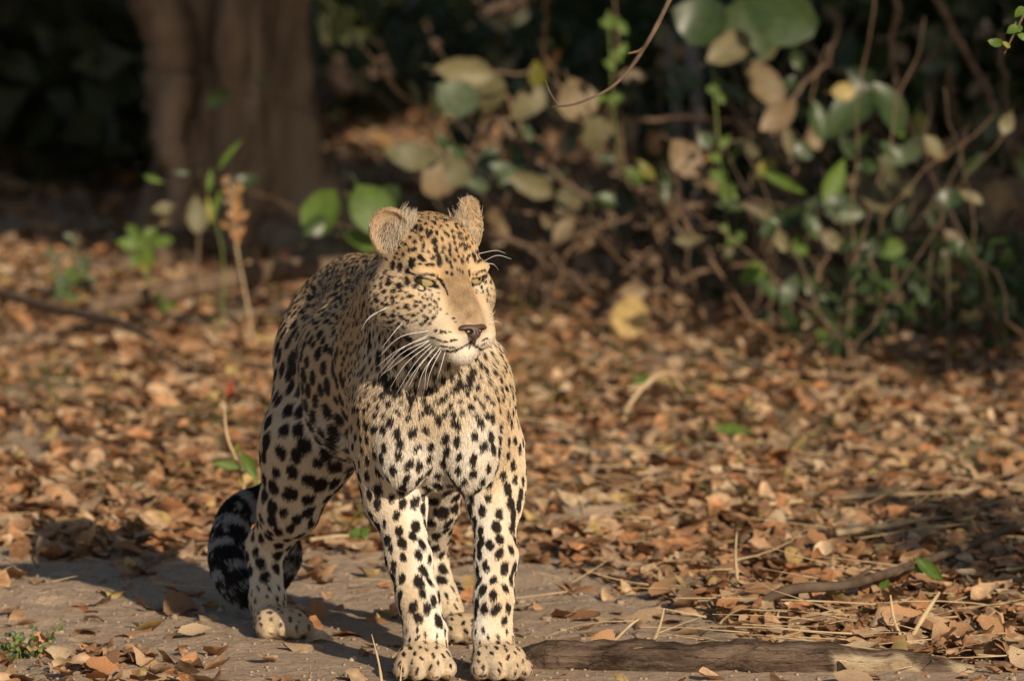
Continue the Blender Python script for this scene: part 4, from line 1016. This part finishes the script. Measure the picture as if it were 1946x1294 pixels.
S2 = thing('shrub', 1610, 640, 5.6, 'dense dark thicket shrub with broad green leaves at the right edge', 'shrub')
leaves(S2, """1405 60 135 112 0 D;1480 30 150 100 20 D;1385 95 92 60 -30 s;1330 40 105 92 20 D;1392 45 62 50 0 y;1430 100 100 50 -15 s;1620 210 135 74 -45 D o;1690 205 115 62 60 D o;1552 232 84 42 80 D o;1640 150 70 46 30 D;1748 232 44 28 70 y;1705 235 60 30 60 G o;1600 175 48 36 0 Y;
1490 350 105 24 25 G l;1582 345 98 44 -65 G l;1600 402 88 44 5 g o;1500 420 92 40 -30 D o;1540 432 62 36 60 D o;1578 455 64 34 35 s o;1415 285 64 28 25 s;1455 320 50 30 -40 y;1470 440 60 34 -20 D o;1520 470 56 30 80 G o;1545 390 50 24 -50 g l;
1680 330 72 46 70 s;1722 372 74 52 -45 s;1660 372 82 52 50 s;1690 472 62 42 0 G o;1694 502 54 42 70 G o;1660 440 50 30 30 D o;1640 500 46 26 -20 g o;1790 392 110 62 -35 b b;1886 392 104 72 -72 b b;1935 355 70 50 30 b b;1805 523 62 36 15 o;1880 515 48 32 60 G o;1900 550 36 22 70 D o;
1430 520 64 40 -40 G o;1462 535 44 26 20 G o;1605 582 58 22 -15 g o;1570 655 74 46 55 G o;1565 718 90 52 -65 D o;1622 708 62 28 20 D o;1485 662 42 32 -45 Y;1780 290 44 24 20 o;1300 150 70 40 40 g;1450 160 120 64 50 t o;1480 220 90 50 -40 t o;1350 350 70 36 10 t o;1560 560 50 28 10 D o;1380 480 44 26 30 s o;1735 540 50 28 50 D o;1450 600 40 24 -20 g o;1540 600 44 24 30 s o;1660 560 40 24 0 o;1700 300 60 40 -10 g;1840 300 70 36 40 D o;1760 460 60 36 -20 D o;1850 470 56 30 30 D o;1920 470 60 32 60 D o;1800 620 56 30 -40 D o;1900 640 60 36 20 D o;1760 690 44 24 30 g o""".replace('\n', ''), 5.2)
stems(S2, """12 8 1490 40 1560 110 1640 170 1700 250 1750 320;10 7 1700 -10 1700 150 1735 260 1745 320;11 7 1775 -10 1850 130 1900 220 1950 330;9 6 1800 120 1810 200 1830 260 1860 400;7 5 1900 60 1910 180 1925 320;9 6 1600 30 1560 130 1480 220 1460 300;7 4 1660 80 1720 60 1790 50;7 5 1765 170 1770 300 1775 480 1770 620;6 4 1640 480 1650 560 1660 660;8 6 1555 640 1600 560 1620 480 1590 410;7 5 1545 410 1560 480 1540 600;6 4 1870 440 1850 560 1830 660;9 6 1946 430 1800 455 1700 462 1560 450;7 4 1500 400 1420 380 1330 400 1250 380;6 4 1820 60 1760 120 1690 170 1600 200;5 3 1560 690 1570 640 1575 600;7 5 1700 640 1740 540 1800 440 1850 330;5 4 1930 240 1900 330 1905 450 1890 600""".replace('\n', ''), 5.6, jit=.004)
for i in range(110):
    px0 = RNG.uniform(1330, 2060); Y = RNG.uniform(4.3, 7.4) + (.9 if px0 < 1480 else 0); g = project(np.array([[0, Y, 0.]]))[1][0]
    x1, y1 = px0 + RNG.normal(0, 240), RNG.uniform(-60, 540); mx, my = (px0 + x1) / 2 + RNG.normal(0, 45), (g + y1) / 2 + RNG.normal(0, 30)
    bq = stem(S2, [(px0, g + 10, Y), (mx, my, Y + RNG.normal(0, .15)), (x1, y1, Y + RNG.normal(0, .25))], RNG.uniform(.002, .006), .0012, jit=.006)
    for j in range(2):
        t = RNG.uniform(-.2, 1); live_leaf(S2, mx + (x1 - mx) * t + RNG.normal(0, 18), my + (y1 - my) * t + RNG.normal(0, 18), RNG.uniform(32, 70), RNG.uniform(20, 40), RNG.uniform(0, 180), random.choice('DDDDgsbtDb'), Y, 'o', under=bq)
tag(leaf_cloud('upper_foliage', S2, clumps((1.5, 6.0, 1.7), (1.1, .9, .65), 40, (.35, .3, .25), 75), 70, .11, LM['D'], 76, 1.0), kind='stuff')
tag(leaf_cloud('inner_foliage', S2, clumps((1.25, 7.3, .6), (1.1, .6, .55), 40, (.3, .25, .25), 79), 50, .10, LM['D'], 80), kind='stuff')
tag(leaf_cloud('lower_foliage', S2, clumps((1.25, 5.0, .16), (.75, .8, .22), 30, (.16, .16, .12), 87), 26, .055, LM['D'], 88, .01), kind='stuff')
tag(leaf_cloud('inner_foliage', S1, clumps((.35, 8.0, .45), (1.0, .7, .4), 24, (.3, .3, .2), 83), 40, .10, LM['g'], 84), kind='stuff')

V1 = thing('climbing_vine', 1385, 480, 5.2, 'thin green vine with small leaflets hanging in front of the shrubs', 'vine')
stem(V1, [(1345, -20, 5.2), (1352, 100, 5.2), (1362, 230, 5.2), (1372, 340, 5.2), (1388, 500, 5.2)], .0028, .002, m_green)
for (x, y, k) in [(1340, 55, 5), (1368, 175, 5), (1366, 278, 4), (1372, 335, 4), (1378, 380, 4), (1392, 440, 3), (1158, 45, 5), (1160, 100, 4), (1165, 190, 4)]:
    for j in range(k): live_leaf(V1, x + RNG.normal(0, 15), y + RNG.normal(0, 11), RNG.uniform(20, 30), RNG.uniform(13, 19), RNG.uniform(0, 360), 'G', 5.2, 'o')
stem(V1, [(1155, 20, 5.2), (1160, 100, 5.2), (1166, 210, 5.2), (1180, 330, 5.2)], .0022, .0016, m_green)

P1 = thing('leafy_plant', 650, 480, 5.3, 'bright green broad leaves of a low plant just behind the leopard', 'plant')
leaves(P1, '612 408 108 74 -58 G o;706 398 112 88 60 G o;692 458 92 44 15 G o;735 380 70 50 -50 D o;600 430 60 40 -30 D o', 5.2, jy=.05)
stem(P1, [(652, 480, 5.3), (655, 420, 5.25), (660, 365, 5.2)], .003, .002, m_green)
L1 = thing('yellowing_leaf', 1190, 610, 5.2, 'large pale yellow oval leaf standing upright at the foot of the shrub', 'leaf')
live_leaf(L1, 1188, 612, 108, 74, -78, 'Y', 5.2, 'r', tilt=(.35, -1, .1), name='blade')
stem(L1, [(1180, 700, 5.2), (1183, 680, 5.2), (1187, 655, 5.2)], .0022, .0018, m_green, 'stalk')

# saplings and weeds at the left
P2 = thing('sapling', 370, 630, 5.6, 'thin sapling with one pale oval leaf on a bare stem before the trunk', 'sapling')
stem(P2, [(365, 640, 5.6), (372, 540, 5.6), (378, 440, 5.6), (376, 385, 5.6)], .006, .003); live_leaf(P2, 374, 408, 72, 40, 85, 's', 5.58, 'r', tilt=(.2, -1, .2))
leaves(P2, '310 398 46 28 -10 s o;292 340 42 14 20 G l;345 328 36 14 0 g l;300 425 60 14 -12 t l', 5.6)
P3 = thing('sapling', 275, 560, 6.2, 'small sapling with a fan of bright green leaflets left of the trunk roots', 'sapling')
stem(P3, [(278, 580, 6.2), (282, 520, 6.2), (272, 450, 6.2)], .004, .002, m_green)
leaves(P3, '245 465 52 24 190 G o;258 445 48 24 230 G o;285 440 46 22 300 G o;305 460 52 24 -10 G o;282 485 50 26 70 G o;262 490 44 22 130 G o;275 500 40 24 90 y o', 6.2, jy=.06)
P4 = thing('weed', 120, 580, 6.0, 'grey green weed with many tiny leaves at the left edge', 'weed')
for k in range(5):
    x1, y1 = 120 + RNG.normal(0, 30), RNG.uniform(430, 520); bq = stem(P4, [(125 + RNG.normal(0, 6), 600, 6.), ((125 + x1) / 2, 550, 6.), (x1, y1, 6.)], .003, .0015, m_green)
    for j in range(11): t = RNG.uniform(.15, 1); live_leaf(P4, 125 + (x1 - 125) * t + RNG.normal(0, 13), 600 + (y1 - 600) * t + RNG.normal(0, 9), RNG.uniform(16, 28), RNG.uniform(9, 15), RNG.uniform(0, 360), random.choice('gGg'), 6., 'o', under=bq)
P5 = thing('seed_stalk', 470, 600, 4.9, 'tall dry brown seed stalk drooping beside the trunk', 'dry stalk')
stem(P5, [(480, 640, 4.9), (465, 550, 4.9), (448, 460, 4.9), (440, 350, 4.9)], .003, .0015, m_straw)
for j in range(34): t = RNG.uniform(0, 1); live_leaf(P5, 440 + 12 * t + RNG.normal(0, 10), 340 + 120 * t + RNG.normal(0, 6), RNG.uniform(14, 26), RNG.uniform(8, 13), RNG.uniform(50, 130), random.choice('oto'), 4.9, 'o', name='seed_husk')
P6 = thing('grass_tuft', 415, 400, 5.3, 'upright green grass leaves standing in front of the trunk', 'grass')
leaves(P6, '437 295 82 13 -52 G l;400 345 52 13 -84 G l;412 382 70 13 -72 G l;398 400 60 12 -100 y l', 5.3)
stem(P6, [(420, 640, 5.3), (425, 500, 5.3), (405, 400, 5.3)], .003, .002, m_green)
P7 = thing('leafy_plant', 450, 930, 1.9, 'small green leaved twig growing beside the leopard hind leg', 'plant')
leaves(P7, '474 886 66 26 62 G l;432 884 60 20 10 G l;484 934 44 18 -75 G l;447 858 36 14 110 y l', 1.9, jy=.04)
stem(P7, [(425, 770, 1.9), (432, 830, 1.9), (455, 890, 1.9), (470, 960, 1.9)], .003, .0022, m_straw)
P8 = thing('weed', 40, 1240, .25, 'low grey green succulent weed in the bottom left corner', 'weed')
for k in range(9):
    x0 = 30 + RNG.normal(0, 12); x1, y1 = x0 + RNG.normal(5, 32), RNG.uniform(1180, 1235); bq = stem(P8, [(x0, 1275, .25), ((x0 + x1) / 2 + RNG.normal(0, 5), 1240, .25), (x1, y1, .25)], .0018, .0010, m_green)
    for j in range(15): t = RNG.uniform(.1, 1); live_leaf(P8, x0 + (x1 - x0) * t + RNG.normal(0, 6), 1275 + (y1 - 1275) * t + RNG.normal(0, 5), RNG.uniform(8, 15), RNG.uniform(6, 10), RNG.uniform(0, 360), random.choice('gGs'), .25 + RNG.normal(0, .015), 'r', under=bq)
P9 = thing('dry_leaf', 437, 760, 3.9, 'upright dark red dead leaf poking from the litter left of the leopard', 'leaf')
live_leaf(P9, 437, 748, 56, 20, -88, 'r', 3.9, 'l', tilt=(.1, -1, .1), name='blade'); live_leaf(P9, 424, 785, 60, 24, 10, 'o', 3.9, 'o', name='blade')
# little green seedlings in the litter
for k, (x, y, Y, lab) in enumerate([(320, 570, 5.3, 'green seedling in the litter below the trunk roots'), (1215, 715, 4.3, 'small bright green seedling left of the pale curved twig'), (1395, 820, 3.3, 'single flat green leaf lying on the litter in the middle right'), (690, 1010, 1.5, 'tiny green seedling between the leopard hind leg and foreleg')]):
    o = thing('seedling', x, y + 20, Y, lab, 'seedling')
    if k == 2: live_leaf(o, x, y, 80, 24, 4, 'G', Y, 'l', tilt=(0, -1, .5)); continue
    for j in range(4): live_leaf(o, x + RNG.normal(0, 14), y + RNG.normal(0, 8), RNG.uniform(22, 36), RNG.uniform(12, 18), RNG.uniform(0, 360), 'G', Y, 'o')

# ================================================================== DEAD WOOD
m_log, nt, b = nodes_mat('log_bark', .95, .08)
tc = nt.nodes.new('ShaderNodeTexCoord').outputs['Object']; mp = nt.nodes.new('ShaderNodeMapping'); mp.inputs['Scale'].default_value = (.22, 1, 1); nt.links.new(tc, mp.inputs[0])
n1 = tex(nt, 'ShaderNodeTexNoise', 48, 10, mp.outputs[0], Roughness=.72); n2 = tex(nt, 'ShaderNodeTexNoise', 12, 4, tc); at_ = nt.nodes.new('ShaderNodeAttribute'); at_.attribute_name = 'bare'
c = ramp(nt, n1.outputs[0], [(.40, (.030, .020, .014)), (.50, (.14, .096, .068)), (.62, (.30, .22, .16))]); c = mix(nt, c, ramp(nt, n2.outputs[0], [(.4, (.08, .054, .038)), (.6, (.22, .155, .11))]), .4)
vc = nt.nodes.new('ShaderNodeTexVoronoi'); vc.feature = 'DISTANCE_TO_EDGE'; vc.inputs['Scale'].default_value = 62; nz_ = tex(nt, 'ShaderNodeTexNoise', 25, 3, tc); vm = nt.nodes.new('ShaderNodeVectorMath'); vm.operation = 'MULTIPLY_ADD'; nt.links.new(nz_.outputs['Color'], vm.inputs[0]); vm.inputs[1].default_value = (.012, .012, .012); mp2 = nt.nodes.new('ShaderNodeMapping'); mp2.inputs['Scale'].default_value = (.10, 1.3, 1.3); nt.links.new(tc, mp2.inputs[0]); nt.links.new(mp2.outputs[0], vm.inputs[2]); nt.links.new(vm.outputs[0], vc.inputs['Vector'])
ck = ramp(nt, vc.outputs[0], [(0, (.18, .16, .15)), (.10, (1, 1, 1))]); c = mix(nt, c, ck, .32, 'MULTIPLY')
c2 = ramp(nt, n1.outputs[0], [(.3, (.30, .20, .11)), (.6, (.62, .50, .33))]); c = mix(nt, c, c2, at_.outputs['Fac']); nt.links.new(c, b.inputs['Base Color']); q_ = bump(nt, b, n1.outputs[0], .022); bump(nt, b, ck, .004, .6, q_)
def log_thing(name, pts, radii, label, cat='log', bare=None, mat=None, ns=22, n=14, rough=.10):
    P = spline(np.array([A3(*p) for p in pts]), n); R = np.interp(np.linspace(0, 1, len(P)), np.linspace(0, 1, len(radii)), radii)
    V, F = tube_arrays(P, R, ns); k = len(P) * ns
    ctr = np.repeat(P, ns, 0); d = V[:k] - ctr; V[:k] = ctr + d * (1 + rough * fbm(V[:k] * 38, 51, 3) + .06 * fbm(V[:k] * [6, 40, 40], 55, 2))[:, None]
    root = empty(name, tuple(P[len(P) // 2])); tag(root, label, cat); me = np_mesh('bark', V - np.array(root.location), F)
    a = me.attributes.new('bare', 'FLOAT', 'POINT'); val = np.zeros(len(V), np.float32)
    if bare:
        px, py, _ = project(V); nz = fbm(V * 60, 57, 2)
        for (x0, x1, y0, y1) in bare: val = np.maximum(val, np.clip(np.minimum(np.minimum(px - x0, x1 - px) / 12, np.minimum(py - y0, y1 - py) / 5) + nz * 1.2, 0, 1) * (V[:, 1] < ctr.mean(0)[1] + .02))
        k_ = val > .4; V[k_] -= 0
    a.data.foreach_set('value', val.astype(np.float32)); link('bark', me, mat or m_log, root); return root
LG = log_thing('fallen_log', [(970, 1258, .14), (1030, 1253, .10), (1100, 1250, .08), (1250, 1255, .06), (1400, 1252, .05), (1560, 1257, .05), (1700, 1268, .05), (1850, 1282, .05)], [.015, .023, .030, .025, .032, .027, .032, .029, .024, .026, .014],
               'weathered brown log with a torn pale end lying along the bottom right', bare=[(1585, 1745, 1242, 1290), (1800, 1870, 1258, 1305)], rough=.17)
log_thing('fallen_branch', [(1425, 1156, .58), (1500, 1120, .58), (1600, 1112, .63), (1700, 1085, .82), (1830, 1040, 1.2), (1960, 985, 1.7)], [.0075, .009, .008, .0075, .007, .006], 'thin curved dead branch resting on the litter above the log', 'branch', mat=m_bark, ns=9, n=8)
TW = thing('leafy_twig', 1700, 1110, 1.15, 'short twig bearing two green leaves lying across the dead branch', 'twig')
leaves(TW, '1678 1120 58 28 100 G o;1765 1082 70 26 38 G o;1745 1075 34 16 60 G o', .80, jy=.02); stem(TW, [(1640, 1108, .84), (1700, 1092, .82), (1742, 1066, .80)], .004, .0025)
log_thing('dead_branch', [(170, 585, 5.2), (300, 560, 5.4), (420, 535, 5.5), (540, 515, 5.6), (700, 505, 5.6)], [.018, .023, .026, .026, .022], 'thick dead branch lying across the foot of the big trunk', 'branch', mat=m_bark, ns=12, n=6)
log_thing('dead_branch', [(-40, 545, 5.6), (100, 585, 5.2), (220, 610, 4.9), (300, 650, 4.6)], [.012, .012, .010, .006], 'dead branch sloping into the litter at the left edge', 'branch', mat=m_bark, ns=12, n=6)
log_thing('leaning_log', [(560, 200, 10.5), (680, 130, 10.7), (800, 85, 11), (960, 5, 11.4), (1050, -60, 11.6)], [.05, .055, .055, .045, .04], 'pale brown leaning log in the dim wood right of the trunk', 'log', ns=14, n=6)
log_thing('leaning_log', [(1300, 330, 7.4), (1420, 180, 7.6), (1600, 70, 7.9), (1720, 10, 8.1)], [.05, .06, .055, .05], 'dim slanting log deep inside the right hand thicket', 'log', ns=14, n=6)
for k, (pts, r, lab, mt) in enumerate([
    ([(1180, 810, 3.62), (1205, 755, 3.62), (1262, 708, 3.65), (1300, 745, 3.7)], (.0055, .0035), 'pale bleached twig bent into an arch on the litter', m_straw),
    ([(1330, 745, 4.1), (1390, 770, 3.85), (1450, 790, 3.65)], (.006, .004), 'straight pale stick lying on the litter right of the arched twig', m_straw),
    ([(1380, 968, 1.95), (1600, 945, 2.15), (1946, 930, 2.3)], (.005, .003), 'long pale dry stalk lying level across the right hand litter', m_straw),
    ([(1590, 1012, 1.55), (1690, 998, 1.65), (1760, 985, 1.75)], (.006, .005), 'short thick straw stick below the long level stalk', m_straw),
    ([(590, 1025, 1.66), (650, 1018, 1.72), (720, 1020, 1.7)], (.0035, .002), 'thin tan stick on the ground between the leopard legs', m_straw),
    ([(230, 1108, 1.08), (300, 1062, 1.4), (400, 1030, 1.65)], (.006, .003), 'dark thin twig in the shadow left of the leopard tail', m_bark),
    ([(640, 905, 2.6), (540, 930, 2.4), (180, 940, 2.3)], (.004, .002), 'thin brown twig along the litter left of the hind leg', m_bark),
    ([(1720, 1235, .3), (1750, 1180, .3), (1785, 1125, .33)], (.005, .003), 'pale stiff straw leaning upright above the log end', m_straw),
    ([(1725, 1235, .3), (1700, 1180, .3), (1692, 1130, .3)], (.0035, .002), 'thin pale straw leaning left above the log end', m_straw),
    ([(1640, 1170, .5), (1690, 1205, .38), (1735, 1232, .3)], (.004, .003), 'pale straw sloping down to the log end', m_straw),
    ([(1240, 1225, .36), (1255, 1185, .36), (1262, 1155, .36)], (.003, .0015), 'short bent dry blade standing on the soil above the log', m_straw),
    ([(1160, 1225, .36), (1195, 1190, .4), (1215, 1175, .42)], (.003, .0015), 'pale dry blade slanting up from the bare soil right of the leopard', m_straw),
    ([(1405, 1135, .9), (1398, 1060, .95), (1400, 1010, 1.0)], (.0028, .0015), 'thin upright yellow grass stem at the end of the curved branch', m_straw),
    ([(1340, 1160, .66), (1400, 1180, .55), (1440, 1205, .42)], (.003, .002), 'grey green grass blade lying over the litter above the log', m_green)]):
    o = thing('twig', pts[0][0], pts[0][1], pts[0][2], lab, 'twig'); stem(o, pts, r[0], r[1], mt, 'stick')
G1 = thing('grass_stalk', 725, 1290, -.05, 'single straw coloured grass blade standing before the leopard left of the forepaw', 'grass')
stem(G1, [(727, 1310, -.12), (720, 1260, -.12), (706, 1204, -.12)], .0032, .0006, m_straw, 'blade', 5)
G2 = thing('grass_stalk', 762, 1290, -.1, 'short straw grass blade in front of the left forepaw', 'grass')
stem(G2, [(760, 1310, -.15), (762, 1280, -.15), (765, 1248, -.15)], .0022, .0005, m_straw, 'blade', 5)
# overhanging twigs near the lens plane
HT = thing('hanging_twig', 1275, 0, .6, 'bare curved twig hanging into the top of the picture', 'twig')
stem(HT, [(1330, -140, .6), (1272, 0, .6), (1225, 90, .6), (1170, 160, .6), (1100, 196, .6), (1048, 204, .6)], .0052, .0012, m_bark, 'stem', 7)
stem(HT, [(1228, 88, .6), (1212, 98, .6), (1194, 102, .6)], .003, .0015, m_bark, 'side_twig', 6); stem(HT, [(1060, 202, .6), (1045, 175, .6), (1036, 152, .6)], .0016, .0008, m_bark, 'side_twig', 6)
HS = thing('hanging_sprig', 1930, 0, .5, 'small sprig with round green leaves hanging in the top right corner', 'sprig')
stem(HS, [(1975, -30, .5), (1940, 40, .5), (1922, 75, .5), (1908, 104, .5)], .0026, .0012, m_bark, 'stem', 6)
leaves(HS, '1892 82 30 17 10 G;1924 57 24 17 -30 G;1938 24 26 18 -40 G;1935 52 22 14 60 G;1912 86 18 10 40 y;1944 70 22 14 20 G', .5, jy=.01)
